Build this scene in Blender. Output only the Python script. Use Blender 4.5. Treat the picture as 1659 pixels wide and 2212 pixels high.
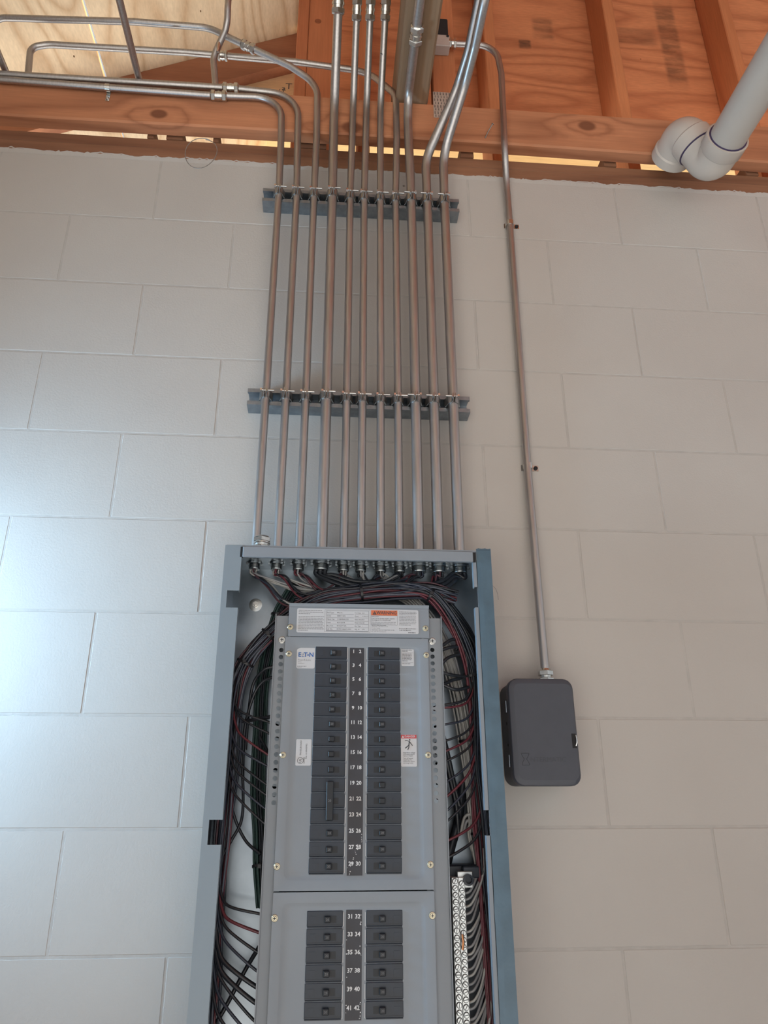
import bpy, math, random
from mathutils import Vector, Matrix, Quaternion
random.seed(7)
scene = bpy.context.scene
col = scene.collection
for o in list(bpy.data.objects): bpy.data.objects.remove(o)

# ------------------------------------------------------------------ camera
IW, IH, FPX = 1659.0, 2212.0, 1619.2
CAM = Vector((0.0, -1.522, 1.6486))
PITCH, YAW, ROLL = .384, -.0787, -.0027
def cam_axes():
    cy, sy, cp, sp = math.cos(YAW), math.sin(YAW), math.cos(PITCH), math.sin(PITCH)
    r = Vector((cy, sy, 0)); f = Vector((-sy*cp, cy*cp, sp)); u = r.cross(f)
    c, s = math.cos(ROLL), math.sin(ROLL)
    return c*r+s*u, -s*r+c*u, f
AR, AU, AF = cam_axes()
cd = bpy.data.cameras.new('camera'); cam = bpy.data.objects.new('camera', cd); col.objects.link(cam)
cd.sensor_fit = 'HORIZONTAL'; cd.sensor_width = 36.0; cd.lens = FPX*36.0/IW
cd.clip_start = .02; cd.clip_end = 200
cam.matrix_world = Matrix(((AR.x, AU.x, -AF.x, CAM.x), (AR.y, AU.y, -AF.y, CAM.y), (AR.z, AU.z, -AF.z, CAM.z), (0, 0, 0, 1)))
scene.camera = cam
def P(x, y, Y=0.0):            # the point of the photograph's sight line that stands at depth Y
    d = AR*((x-IW/2)/FPX) + AU*((IH/2-y)/FPX) + AF
    return CAM + d*((Y-CAM.y)/d.y)
def PX(x, y, X):
    d = AR*((x-IW/2)/FPX) + AU*((IH/2-y)/FPX) + AF
    return CAM + d*((X-CAM.x)/d.x)

# ------------------------------------------------------------------ world, lights, exposure
w = bpy.data.worlds.new('sky'); scene.world = w; w.use_nodes = True
bg = w.node_tree.nodes['Background']; bg.inputs[0].default_value = (.90, .95, 1.0, 1); bg.inputs[1].default_value = 2.6
def area(name, loc, direction, sx, sy, power, colour):
    l = bpy.data.lights.new(name, 'AREA'); l.shape = 'RECTANGLE'; l.size = sx; l.size_y = sy
    l.energy = power; l.color = colour
    o = bpy.data.objects.new(name, l); col.objects.link(o); o.location = loc
    o.rotation_euler = Vector(direction).to_track_quat('-Z', 'Z').to_euler()
    return o
GLOW_WIN = (-.46, -.14, 1.78, 2.16)                # unseen window added to make the bright glow at left: y0 y1 z0 z1
area('added_window_glow', (-1.22, (GLOW_WIN[0]+GLOW_WIN[1])/2, (GLOW_WIN[2]+GLOW_WIN[3])/2), (1, .18, -.02), GLOW_WIN[3]-GLOW_WIN[2]-.06, GLOW_WIN[1]-GLOW_WIN[0]-.06, 118, (.42, .72, 1.0))  # lamp added behind that window, brightens the left of the wall
area('open_bay_daylight', (.6, -6.8, 2.2), (0, 1, .02), 5.6, 3.6, 70, (1.0, .97, .94))
sl_ = bpy.data.lights.new('sun', 'SUN'); sl_.energy = 95; sl_.angle = .009; sl_.color = (1.0, .955, .86)
so_ = bpy.data.objects.new('sun', sl_); col.objects.link(so_); so_.location = (-6, 3, 7)
so_.rotation_euler = Vector((.74, -.12, -.66)).to_track_quat('-Z', 'Y').to_euler()     # comes in through the added door opening on the left
vs = scene.view_settings
vs.view_transform = 'Standard'; vs.look = 'None'; vs.exposure = -2.0; vs.gamma = 1.0; vs.use_curve_mapping = False

# ------------------------------------------------------------------ mesh helpers
class MB:
    def __init__(s): s.v = []; s.f = []; s.m = []; s.cur = 0
    def mat(s, i): s.cur = i; return s
    def add(s, vs, fs):
        b = len(s.v); s.v += [tuple(v) for v in vs]
        for f in fs: s.f.append([b+i for i in f]); s.m.append(s.cur)
        return s
    def box(s, x0, x1, y0, y1, z0, z1):
        v = [(x, y, z) for z in (z0, z1) for y in (y0, y1) for x in (x0, x1)]
        return s.add(v, [(0, 2, 3, 1), (4, 5, 7, 6), (0, 1, 5, 4), (2, 6, 7, 3), (0, 4, 6, 2), (1, 3, 7, 5)])
    def bbox(s, x0, x1, y0, y1, z0, z1, b=.003):   # a box with chamfered edges
        v = []; idx = {}
        for X, ax in ((x0, 1), (x1, -1)):
            for Y, ay in ((y0, 1), (y1, -1)):
                for Z, az in ((z0, 1), (z1, -1)):
                    for k in range(3):
                        idx[(ax, ay, az, k)] = len(v)
                        v.append((X+(0 if k == 0 else ax*b), Y+(0 if k == 1 else ay*b), Z+(0 if k == 2 else az*b)))
        F = []
        for sx in (1, -1):
            q = [idx[(sx, a, c, 0)] for a, c in ((1, 1), (-1, 1), (-1, -1), (1, -1))]; F.append(q[::-1] if sx == 1 else q)
            q = [idx[(a, sx, c, 1)] for a, c in ((1, 1), (-1, 1), (-1, -1), (1, -1))]; F.append(q if sx == 1 else q[::-1])
            q = [idx[(a, c, sx, 2)] for a, c in ((1, 1), (-1, 1), (-1, -1), (1, -1))]; F.append(q[::-1] if sx == 1 else q)
        for a in (1, -1):
            for c in (1, -1):
                F.append([idx[(a, c, 1, 0)], idx[(a, c, 1, 1)], idx[(a, c, -1, 1)], idx[(a, c, -1, 0)]])
                F.append([idx[(a, 1, c, 0)], idx[(a, 1, c, 2)], idx[(a, -1, c, 2)], idx[(a, -1, c, 0)]])
                F.append([idx[(1, a, c, 1)], idx[(1, a, c, 2)], idx[(-1, a, c, 2)], idx[(-1, a, c, 1)]])
                for e in (1, -1): F.append([idx[(a, c, e, k)] for k in range(3)])
        return s.add(v, F)
    def tube(s, pts, r, n=10, caps=True, ellipse=1.0):
        pts = [Vector(p) for p in pts]; rs = r if isinstance(r, (list, tuple)) else [r]*len(pts)
        t0 = (pts[1]-pts[0]).normalized(); up = Vector((0, 0, 1)) if abs(t0.z) < .9 else Vector((0, 1, 0))
        nrm = (up - t0*up.dot(t0)).normalized(); V = []; F = []; prev = t0
        for i, p in enumerate(pts):
            if i == 0: t = t0
            elif i == len(pts)-1: t = (pts[-1]-pts[-2]).normalized()
            else:
                t = (pts[i+1]-pts[i-1]); t = t.normalized() if t.length > 1e-9 else prev
            nrm = prev.rotation_difference(t) @ nrm; nrm = (nrm - t*nrm.dot(t)).normalized(); prev = t
            b = t.cross(nrm)
            for k in range(n):
                a = 2*math.pi*k/n; V.append(p + (nrm*math.cos(a)*ellipse + b*math.sin(a))*rs[i])
        for i in range(len(pts)-1):
            for k in range(n):
                k2 = (k+1) % n; F.append((i*n+k, i*n+k2, (i+1)*n+k2, (i+1)*n+k))
        if caps: F.append(tuple(range(n-1, -1, -1))); F.append(tuple((len(pts)-1)*n+k for k in range(n)))
        return s.add(V, F)
    def lathe(s, p, d, prof, n=16):                 # prof: (distance along d, radius)
        p = Vector(p); d = Vector(d).normalized(); up = Vector((0, 0, 1)) if abs(d.z) < .9 else Vector((0, 1, 0))
        a = (up-d*up.dot(d)).normalized(); b = d.cross(a); V = []; F = []
        for h, r in prof:
            for k in range(n):
                t = 2*math.pi*k/n; V.append(p+d*h+(a*math.cos(t)+b*math.sin(t))*r)
        for i in range(len(prof)-1):
            for k in range(n):
                k2 = (k+1) % n; F.append((i*n+k, i*n+k2, (i+1)*n+k2, (i+1)*n+k))
        F.append(tuple(range(n-1, -1, -1))); F.append(tuple((len(prof)-1)*n+k for k in range(n)))
        return s.add(V, F)
    def loops(s, loops, cap=True, cap0=False):
        n = len(loops[0]); V = [p for L in loops for p in L]; F = []
        for i in range(len(loops)-1):
            for k in range(n):
                k2 = (k+1) % n; F.append((i*n+k, i*n+k2, (i+1)*n+k2, (i+1)*n+k))
        if cap: F.append(tuple((len(loops)-1)*n+k for k in range(n)))
        if cap0: F.append(tuple(range(n-1, -1, -1)))
        return s.add(V, F)
    def extrude(s, poly, axis, a0, a1):             # poly in the other two axes
        n = len(poly)
        def pt(q, a): return {'x': (a, q[0], q[1]), 'y': (q[0], a, q[1]), 'z': (q[0], q[1], a)}[axis]
        V = [pt(q, a0) for q in poly]+[pt(q, a1) for q in poly]
        F = [tuple(range(n-1, -1, -1)), tuple(range(n, 2*n))]+[(i, (i+1) % n, n+(i+1) % n, n+i) for i in range(n)]
        return s.add(V, F)
    def strip(s, pts2, th, z0, z1, zt=None):        # sheet-metal ribbon: polyline in XY, thickness th, extruded in Z
        n = len(pts2); L = []; R = []
        for i, p in enumerate(pts2):
            a = Vector(pts2[max(i-1, 0)]); b = Vector(pts2[min(i+1, n-1)]); d = (b-a).normalized(); nn = Vector((-d.y, d.x))*th/2
            L.append(Vector(p)+nn); R.append(Vector(p)-nn)
        for i in range(n-1):
            za0, za1 = (zt[i] if zt else (z0, z1)); zb0, zb1 = (zt[i+1] if zt else (z0, z1))
            q = [(L[i], za0), (L[i+1], zb0), (R[i+1], zb0), (R[i], za0), (L[i], za1), (L[i+1], zb1), (R[i+1], zb1), (R[i], za1)]
            s.add([(p.x, p.y, z) for p, z in q], [(0, 1, 2, 3), (7, 6, 5, 4), (0, 4, 5, 1), (3, 2, 6, 7), (0, 3, 7, 4), (1, 5, 6, 2)])
        return s
    def text(s, txt, p, size, right=(1, 0, 0), up=(0, 0, 1), align='CENTER', sx=1.0, bold=0.0):
        V, F = text_mesh(txt, align, bold); p = Vector(p); right = Vector(right); up = Vector(up)
        return s.add([p+right*(x*size*sx)+up*(y*size) for x, y in V], F)
    def mesh(s, name, mats, smooth=False, angle=35):
        me = bpy.data.meshes.new(name); me.from_pydata(s.v, [], s.f)
        for m in (mats if isinstance(mats, (list, tuple)) else [mats]): me.materials.append(m)
        for p, i in zip(me.polygons, s.m): p.material_index = i
        me.update()
        import bmesh
        bm = bmesh.new(); bm.from_mesh(me)
        if len(bm.faces) < 60000 and not getattr(s, 'flat', False): bmesh.ops.recalc_face_normals(bm, faces=bm.faces)
        bm.to_mesh(me); bm.free()
        if smooth:
            me.shade_smooth(); me.set_sharp_from_angle(angle=math.radians(angle))
        return me
    def build(s, name, mats, parent=None, smooth=False, angle=35):
        return link(name, s.mesh(name, mats, smooth, angle), parent)
_tc = {}
def text_mesh(txt, align, bold):
    k = (txt, align, bold)
    if k not in _tc:
        c = bpy.data.curves.new('lettering', 'FONT'); c.body = txt; c.align_x = align; c.align_y = 'CENTER'; c.size = 1.0
        c.resolution_u = 2; c.offset = bold
        o = bpy.data.objects.new('lettering', c); col.objects.link(o)
        bpy.context.view_layer.update()
        me = o.evaluated_get(bpy.context.evaluated_depsgraph_get()).to_mesh()
        _tc[k] = ([(v.co.x, v.co.y) for v in me.vertices], [tuple(p.vertices) for p in me.polygons])
        o.to_mesh_clear(); bpy.data.objects.remove(o); bpy.data.curves.remove(c)
    return _tc[k]
def link(name, me, parent=None, loc=None):
    o = bpy.data.objects.new(name, me); col.objects.link(o)
    if loc is not None: o.location = loc
    if parent is not None: adopt(o, parent)
    return o
def adopt(o, parent):
    o.parent = parent
    o.matrix_parent_inverse = Matrix.Translation(-parent.location)
def tag(o, label, cat, group=None):
    o['label'] = label; o['category'] = cat
    if group: o['group'] = group
    return o
def thing(name, label, cat, loc, group=None):
    o = bpy.data.objects.new(name, None); col.objects.link(o); o.location = loc; o.empty_display_size = .05
    return tag(o, label, cat, group)
def struct(o): o['kind'] = 'structure'; return o
def fillet(pts, rad, seg=8):
    pts = [Vector(p) for p in pts]; rad = rad if isinstance(rad, (list, tuple)) else [rad]*len(pts); out = [pts[0]]
    for i in range(1, len(pts)-1):
        a, b, c = pts[i-1], pts[i], pts[i+1]; u = (a-b); v = (c-b); lu, lv = u.length, v.length; u.normalize(); v.normalize()
        ang = u.angle(v, math.pi)
        if ang > math.pi-.01 or rad[i] <= 0: out.append(b); continue
        t = min(rad[i]/math.tan(ang/2), lu*.49, lv*.49); r = t*math.tan(ang/2)
        bis = (u+v).normalized(); ctr = b+bis*(r/math.sin(ang/2)); p0 = b+u*t-ctr; p1 = b+v*t-ctr
        tot = p0.angle(p1); ax = p0.cross(p1).normalized()
        for k in range(seg+1): out.append(ctr+Quaternion(ax, tot*k/seg) @ p0)
    out.append(pts[-1]); return out
def spline(pts, seg=8):
    pts = [Vector(p) for p in pts]; q = [pts[0]*2-pts[1]]+pts+[pts[-1]*2-pts[-2]]; out = []
    for i in range(1, len(q)-2):
        a, b, c, d = q[i-1], q[i], q[i+1], q[i+2]
        for k in range(seg):
            t = k/seg
            out.append(.5*((2*b)+(c-a)*t+(2*a-5*b+4*c-d)*t*t+(3*b-a-3*c+d)*t*t*t))
    out.append(pts[-1]); return out
def rrect(x0, x1, z0, z1, r, y, k=5):               # rounded rectangle facing -Y
    out = []
    for cx, cz, a0 in ((x1-r, z1-r, 0), (x0+r, z1-r, 90), (x0+r, z0+r, 180), (x1-r, z0+r, 270)):
        for i in range(k+1):
            a = math.radians(a0+90*i/k); out.append((cx+r*math.cos(a), y, cz+r*math.sin(a)))
    return out

# ------------------------------------------------------------------ materials
def newmat(name):
    m = bpy.data.materials.new(name); m.use_nodes = True; nt = m.node_tree; return m, nt, nt.nodes['Principled BSDF']
def N(nt, t, **kw):
    n = nt.nodes.new(t)
    for k, v in kw.items():
        if k.startswith('i_'):
            key = k[2:]; n.inputs[int(key) if key.isdigit() else key.replace('_', ' ')].default_value = v
        else: setattr(n, k, v)
    return n
def L(nt, a, ao, b, bi): nt.links.new(a.outputs[ao], b.inputs[bi])
def ramp(nt, stops):
    n = nt.nodes.new('ShaderNodeValToRGB'); e = n.color_ramp.elements
    while len(e) < len(stops): e.new(.5)
    for el, (p, c) in zip(e, stops): el.position = p; el.color = (*c, 1)
    return n
def mixc(nt, fac, a, b, mode='MIX'):
    n = nt.nodes.new('ShaderNodeMix'); n.data_type = 'RGBA'; n.blend_type = mode
    for sock, val in ((0, fac), (6, a), (7, b)):
        if isinstance(val, tuple) and hasattr(val[0], 'outputs'): nt.links.new(val[0].outputs[val[1]], n.inputs[sock])
        elif sock == 0: n.inputs[0].default_value = val
        else: n.inputs[sock].default_value = (*val, 1)
    return (n, 2)
def coords(nt, scale=(1, 1, 1)):
    g = N(nt, 'ShaderNodeNewGeometry'); mp = N(nt, 'ShaderNodeMapping'); mp.inputs['Scale'].default_value = scale
    L(nt, g, 'Position', mp, 'Vector'); return mp
def simple(name, c, rough=.5, metal=0.0, var=.08, nscale=30, bump=0.0, bscale=200, rvar=0.0, spec=.5):
    m, nt, b = newmat(name); mp = coords(nt)
    n = N(nt, 'ShaderNodeTexNoise', i_Scale=nscale, i_Detail=5.0); L(nt, mp, 0, n, 'Vector')
    r = ramp(nt, [(.3, tuple(x*(1-var) for x in c)), (.7, tuple(min(1, x*(1+var)) for x in c))]); L(nt, n, 'Fac', r, 0)
    L(nt, r, 0, b, 'Base Color'); b.inputs['Metallic'].default_value = metal; b.inputs['Roughness'].default_value = rough
    b.inputs['Specular IOR Level'].default_value = spec
    if rvar:
        rr = N(nt, 'ShaderNodeMapRange'); rr.inputs[3].default_value = rough-rvar; rr.inputs[4].default_value = rough+rvar
        L(nt, n, 'Fac', rr, 0); L(nt, rr, 0, b, 'Roughness')
    if bump:
        n2 = N(nt, 'ShaderNodeTexNoise', i_Scale=bscale, i_Detail=3.0); L(nt, mp, 0, n2, 'Vector')
        bp = N(nt, 'ShaderNodeBump', i_Strength=bump, i_Distance=.002); L(nt, n2, 'Fac', bp, 'Height'); L(nt, bp, 0, b, 'Normal')
    return m
def wall_paint():
    m, nt, b = newmat('painted_block'); mp = coords(nt)
    n = N(nt, 'ShaderNodeTexNoise', i_Scale=2.2, i_Detail=4.0); L(nt, mp, 0, n, 'Vector')
    r = ramp(nt, [(.3, (.430, .400, .372)), (.7, (.470, .446, .418))]); L(nt, n, 'Fac', r, 0)
    # scattered pits and scuffs in the paint
    v = N(nt, 'ShaderNodeTexVoronoi', i_Scale=5.0); L(nt, mp, 0, v, 'Vector')
    lt = N(nt, 'ShaderNodeMath', operation='LESS_THAN'); L(nt, v, 'Distance', lt, 0); lt.inputs[1].default_value = .020
    n3 = N(nt, 'ShaderNodeTexNoise', i_Scale=60.0, i_Detail=3.0); L(nt, mp, 0, n3, 'Vector')
    gt = N(nt, 'ShaderNodeMath', operation='GREATER_THAN'); L(nt, n3, 'Fac', gt, 0); gt.inputs[1].default_value = .46
    ml = N(nt, 'ShaderNodeMath', operation='MULTIPLY'); L(nt, lt, 0, ml, 0); L(nt, gt, 0, ml, 1)
    c = mixc(nt, (ml, 0), (r, 0), (.16, .14, .12)); nt.links.new(c[0].outputs[2], b.inputs['Base Color'])
    b.inputs['Roughness'].default_value = .62
    n2 = N(nt, 'ShaderNodeTexNoise', i_Scale=230.0, i_Detail=4.0, i_Roughness=.6); L(nt, mp, 0, n2, 'Vector')
    n4 = N(nt, 'ShaderNodeTexNoise', i_Scale=14.0, i_Detail=3.0); L(nt, mp, 0, n4, 'Vector')
    ad = N(nt, 'ShaderNodeMath', operation='MULTIPLY_ADD'); L(nt, n4, 'Fac', ad, 0); ad.inputs[1].default_value = 1.5; L(nt, n2, 'Fac', ad, 2)
    bp = N(nt, 'ShaderNodeBump', i_Strength=.35, i_Distance=.0012); L(nt, ad, 0, bp, 'Height'); L(nt, bp, 0, b, 'Normal')
    return m
def wood(name, light, dark, axis='x', freq=26, dist=5.0, stretch=.10, knots=(), stain=0.0, stain_at=None, specks=0.0, rough=.65):
    # growth rings: bands across the board, stretched along the grain, bent by noise
    m, nt, b = newmat(name)
    sc = {'x': (stretch, 1, 1), 'y': (1, stretch, 1), 'z': (1, 1, stretch)}[axis]
    mp = coords(nt, sc)
    n = N(nt, 'ShaderNodeTexNoise', i_Scale=dist, i_Detail=3.0, i_Roughness=.45); L(nt, mp, 0, n, 'Vector')
    mu = N(nt, 'ShaderNodeMath', operation='MULTIPLY'); L(nt, n, 'Fac', mu, 0); mu.inputs[1].default_value = freq
    height = (mu, 0)
    raw = N(nt, 'ShaderNodeNewGeometry')
    for kx, ky, kz, kr in knots:
        sb = N(nt, 'ShaderNodeVectorMath', operation='SUBTRACT'); L(nt, raw, 'Position', sb, 0); sb.inputs[1].default_value = (kx, ky, kz)
        ms = N(nt, 'ShaderNodeVectorMath', operation='MULTIPLY'); L(nt, sb, 0, ms, 0); ms.inputs[1].default_value = (.55, 1, 1)
        wn = N(nt, 'ShaderNodeTexNoise', i_Scale=16.0, i_Detail=3.0); L(nt, raw, 'Position', wn, 'Vector'); wv = N(nt, 'ShaderNodeVectorMath', operation='MULTIPLY_ADD'); L(nt, wn, 'Color', wv, 0); wv.inputs[1].default_value = (kr*2.2,)*3; L(nt, ms, 0, wv, 2)
        wo = N(nt, 'ShaderNodeVectorMath', operation='SUBTRACT'); L(nt, wv, 0, wo, 0); wo.inputs[1].default_value = (kr*1.1,)*3; ms = wo
        ln = N(nt, 'ShaderNodeVectorMath', operation='LENGTH'); L(nt, ms, 0, ln, 0)
        mr = N(nt, 'ShaderNodeMapRange', interpolation_type='SMOOTHSTEP'); L(nt, ln, 'Value', mr, 0)
        mr.inputs[1].default_value = kr*.3; mr.inputs[2].default_value = kr*4.5; mr.inputs[3].default_value = 2.6; mr.inputs[4].default_value = 0.0
        ad = N(nt, 'ShaderNodeMath', operation='ADD'); nt.links.new(height[0].outputs[0], ad.inputs[0]); L(nt, mr, 0, ad, 1); height = (ad, 0)
    fr = N(nt, 'ShaderNodeMath', operation='PINGPONG'); nt.links.new(height[0].outputs[0], fr.inputs[0]); fr.inputs[1].default_value = 1.0
    r = ramp(nt, [(0.0, light), (.55, tuple(a*.85+c*.15 for a, c in zip(light, dark))), (1.0, tuple(a*.45+c*.55 for a, c in zip(light, dark)))]); L(nt, fr, 0, r, 0)
    fib = N(nt, 'ShaderNodeTexNoise', i_Scale=160.0, i_Detail=3.0); L(nt, mp, 0, fib, 'Vector')
    fr2 = ramp(nt, [(.3, (.86, .86, .86)), (.7, (1, 1, 1))]); L(nt, fib, 'Fac', fr2, 0)
    c = mixc(nt, 1.0, (r, 0), (fr2, 0), 'MULTIPLY')
    big = N(nt, 'ShaderNodeTexNoise', i_Scale=2.3, i_Detail=2.0); g2 = coords(nt); L(nt, g2, 0, big, 'Vector')
    br = ramp(nt, [(.3, (.85, .85, .85)), (.7, (1.0, 1.0, 1.0))]); L(nt, big, 'Fac', br, 0)
    c = mixc(nt, 1.0, c, (br, 0), 'MULTIPLY')
    for kx, ky, kz, kr in knots:
        sb = N(nt, 'ShaderNodeVectorMath', operation='SUBTRACT'); L(nt, raw, 'Position', sb, 0); sb.inputs[1].default_value = (kx, ky, kz)
        ms = N(nt, 'ShaderNodeVectorMath', operation='MULTIPLY'); L(nt, sb, 0, ms, 0); ms.inputs[1].default_value = (.7, 1, 1)
        ln = N(nt, 'ShaderNodeVectorMath', operation='LENGTH'); L(nt, ms, 0, ln, 0)
        mr = N(nt, 'ShaderNodeMapRange', interpolation_type='SMOOTHSTEP'); L(nt, ln, 'Value', mr, 0)
        mr.inputs[1].default_value = kr*.7; mr.inputs[2].default_value = kr*1.25; mr.inputs[3].default_value = .82; mr.inputs[4].default_value = 0.0
        c = mixc(nt, (mr, 0), c, tuple(x*.55 for x in dark))
    if specks:
        v = N(nt, 'ShaderNodeTexVoronoi', i_Scale=9.0); s2 = coords(nt, {'x': (.6, 1, 1), 'y': (1, .6, 1), 'z': (1, 1, .6)}[axis]); L(nt, s2, 0, v, 'Vector')
        lt = N(nt, 'ShaderNodeMath', operation='LESS_THAN'); L(nt, v, 'Distance', lt, 0); lt.inputs[1].default_value = specks
        c = mixc(nt, (lt, 0), c, tuple(x*.3 for x in dark))
    if stain_at:
        for (sx0, sx1, sz0, sz1, amt) in stain_at:   # old tar and form-oil marks on the sheathing
            sp = N(nt, 'ShaderNodeSeparateXYZ'); L(nt, raw, 'Position', sp, 0)
            nn = N(nt, 'ShaderNodeTexNoise', i_Scale=22.0, i_Detail=8.0, i_Roughness=.7); st = coords(nt, (.35, 1, 1.6)); L(nt, st, 0, nn, 'Vector')
            def win(out, a, d):                     # soft-edged band
                q = N(nt, 'ShaderNodeMath', operation='SUBTRACT'); L(nt, sp, out, q, 0); q.inputs[1].default_value = (a+d)/2
                ab = N(nt, 'ShaderNodeMath', operation='ABSOLUTE'); L(nt, q, 0, ab, 0)
                sm = N(nt, 'ShaderNodeMapRange', interpolation_type='SMOOTHSTEP'); L(nt, ab, 0, sm, 0); sm.inputs[1].default_value = (d-a)*.36; sm.inputs[2].default_value = (d-a)*.60; sm.inputs[3].default_value = 1; sm.inputs[4].default_value = 0
                return sm
            a1 = win(0, sx0, sx1); a2 = win(2, sz0, sz1)
            q = N(nt, 'ShaderNodeMath', operation='MULTIPLY'); L(nt, a1, 0, q, 0); L(nt, a2, 0, q, 1)
            th = N(nt, 'ShaderNodeMapRange'); L(nt, nn, 'Fac', th, 0); th.inputs[1].default_value = .30; th.inputs[2].default_value = .60; th.inputs[3].default_value = 0; th.inputs[4].default_value = amt
            q2 = N(nt, 'ShaderNodeMath', operation='MULTIPLY'); L(nt, q, 0, q2, 0); L(nt, th, 0, q2, 1)
            c = mixc(nt, (q2, 0), c, (.10, .05, .03))
    nt.links.new(c[0].outputs[2], b.inputs['Base Color']); b.inputs['Roughness'].default_value = rough
    b.inputs['Specular IOR Level'].default_value = .25
    bp = N(nt, 'ShaderNodeBump', i_Strength=.25, i_Distance=.001); L(nt, fib, 'Fac', bp, 'Height'); L(nt, bp, 0, b, 'Normal')
    return m
M = {}
M['wall'] = wall_paint()
M['mortar'] = simple('painted_mortar', (.42, .395, .37), .7, bump=.3, bscale=150)
M['floor'] = simple('concrete_floor', (.48, .48, .485), .75, var=.12, nscale=3, bump=.2)
def streaked(name, c, rough):
    m, nt, b = newmat(name); mp = coords(nt, (1, 1, .06)); n = N(nt, 'ShaderNodeTexNoise', i_Scale=230.0, i_Detail=3.0); L(nt, mp, 0, n, 'Vector')
    r = ramp(nt, [(.25, tuple(x*.86 for x in c)), (.75, tuple(x*1.12 for x in c))]); L(nt, n, 'Fac', r, 0); L(nt, r, 0, b, 'Base Color')
    mp2 = coords(nt); n2 = N(nt, 'ShaderNodeTexNoise', i_Scale=22.0, i_Detail=6.0); L(nt, mp2, 0, n2, 'Vector')
    rr = N(nt, 'ShaderNodeMapRange'); rr.inputs[3].default_value = rough-.07; rr.inputs[4].default_value = rough+.09; L(nt, n2, 'Fac', rr, 0); L(nt, rr, 0, b, 'Roughness')
    b.inputs['Metallic'].default_value = 1.0; return m
M['emt'] = streaked('galvanised_conduit', (.47, .45, .44), .40)
M['fit'] = simple('zinc_fitting', (.62, .61, .58), .24, 1.0, var=.10, nscale=90)
M['fit_shaded'] = simple('shaded_zinc_fitting', (.33, .355, .37), .34, 1.0, var=.12, nscale=90)  # zinc darkened to put in the shade inside the panel
M['strut'] = simple('galvanised_strut', (.27, .30, .33), .42, .85, var=.15, nscale=70)
M['clamp'] = simple('zinc_clamp', (.42, .43, .43), .32, 1.0, var=.12, nscale=80)
M['grey'] = simple('grey_enamel', (.226, .254, .286), .48, 0, var=.03, nscale=12, bump=.04, bscale=500)
M['greyd'] = simple('grey_enamel_trim', (.214, .258, .292), .36, 0, var=.03, nscale=12)
M['film'] = simple('blue_film', (.070, .125, .170), .35, 0, var=.14, nscale=25, bump=.25, bscale=60)
M['galv'] = simple('galvanised_sheet', (.36, .405, .445), .33, 1.0, var=.16, nscale=16, rvar=.10)
M['black'] = simple('black_plastic', (.020, .027, .040), .45, 0, var=.08, nscale=60)
M['black2'] = simple('black_plastic_toggle', (.009, .011, .015), .5, 0, var=.06, nscale=60)
M['strip'] = simple('black_number_strip', (.034, .034, .042), .5, 0, var=.10, nscale=50)
M['white'] = simple('white_sticker', (.54, .55, .57), .45, 0, var=.02)
M['ink'] = simple('black_print', (.06, .06, .065), .6)
M['inkg'] = simple('grey_print', (.20, .20, .21), .6)
M['number'] = simple('white_print', (.72, .73, .74), .6, var=.02)
M['blue'] = simple('blue_print', (.03, .12, .36), .5)
M['orange'] = simple('orange_print', (.62, .15, .06), .5)
M['red'] = simple('red_print', (.50, .05, .06), .5)
M['brass'] = simple('zinc_yellow_screw', (.60, .54, .40), .30, .9, var=.10, nscale=200)
M['alu'] = simple('bare_aluminium', (.74, .77, .77), .38, .6, var=.10, nscale=120)
M['dark'] = simple('dark_void', (.012, .012, .014), .8)
M['pvc'] = simple('white_pvc', (.43, .39, .35), .34, 0, var=.03, nscale=8)
M['pvcd'] = simple('white_pvc_fitting', (.50, .44, .385), .26, 0, var=.05, nscale=12)
M['primer'] = simple('purple_primer', (.045, .030, .080), .45)
M['timer'] = simple('dark_grey_timer_case', (.054, .059, .076), .50, 0, var=.04, nscale=40, bump=.06, bscale=900)
M['timers'] = simple('dark_grey_timer_base', (.046, .050, .062), .55, 0, var=.05, nscale=40)
M['steelw'] = simple('bright_steel', (.78, .78, .78), .25, 1.0)
M['rustw'] = simple('dull_steel_wire', (.30, .28, .26), .5, .7)
M['copper'] = simple('bare_copper', (.75, .33, .16), .3, 1.0)
WC = {'black': (.022, .025, .032), 'red': (.135, .030, .042), 'blue': (.034, .042, .064), 'steel': (.085, .095, .125), 'white': (.40, .395, .38), 'grey': (.28, .28, .29), 'green': (.030, .062, .056), 'brownred': (.085, .035, .045)}
for k, c in WC.items(): M['w_'+k] = simple(k+'_insulation', c, .30, 0, var=.12, nscale=40)
M['tie'] = simple('black_cable_tie', (.015, .015, .018), .4)

# ------------------------------------------------------------------ the setting
struct(MB().box(-8, 10, -14, 5, -.15, 0).build('floor', M['floor']))
CH, BL, J = .2032, .4064, .0036
ZTOP = 16*CH
wall = struct(MB().box(-1.48, 4.2, .0007, .190, 0, ZTOP).build('wall_back', M['mortar']))
def block_mesh(wd):
    b = .0013
    return MB().bbox(-wd/2+J/2, wd/2-J/2, 0, .02, -CH/2+J/2, CH/2-J/2, b).mesh('block', M['wall'])
full, half = block_mesh(BL), block_mesh(BL/2)
for c in range(16):
    zc = ZTOP-CH*(c+.5); x = .3488 + (BL/2 if c % 2 else 0); x -= BL*5
    if c % 2 == 0:
        x += BL; o = link('block', half, wall, (x-BL/4, random.uniform(-.0003, .0003), zc))
    while x < 4.1:
        link('block', full, wall, (x+BL/2, random.uniform(-.0004, .0004), zc)); x += BL
y0, y1, z0, z1 = GLOW_WIN
WT = 3.845; D0, D1, DZ = -5.4, -1.7, 3.2      # unseen door opening added so sun on the floor lights the roof
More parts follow.
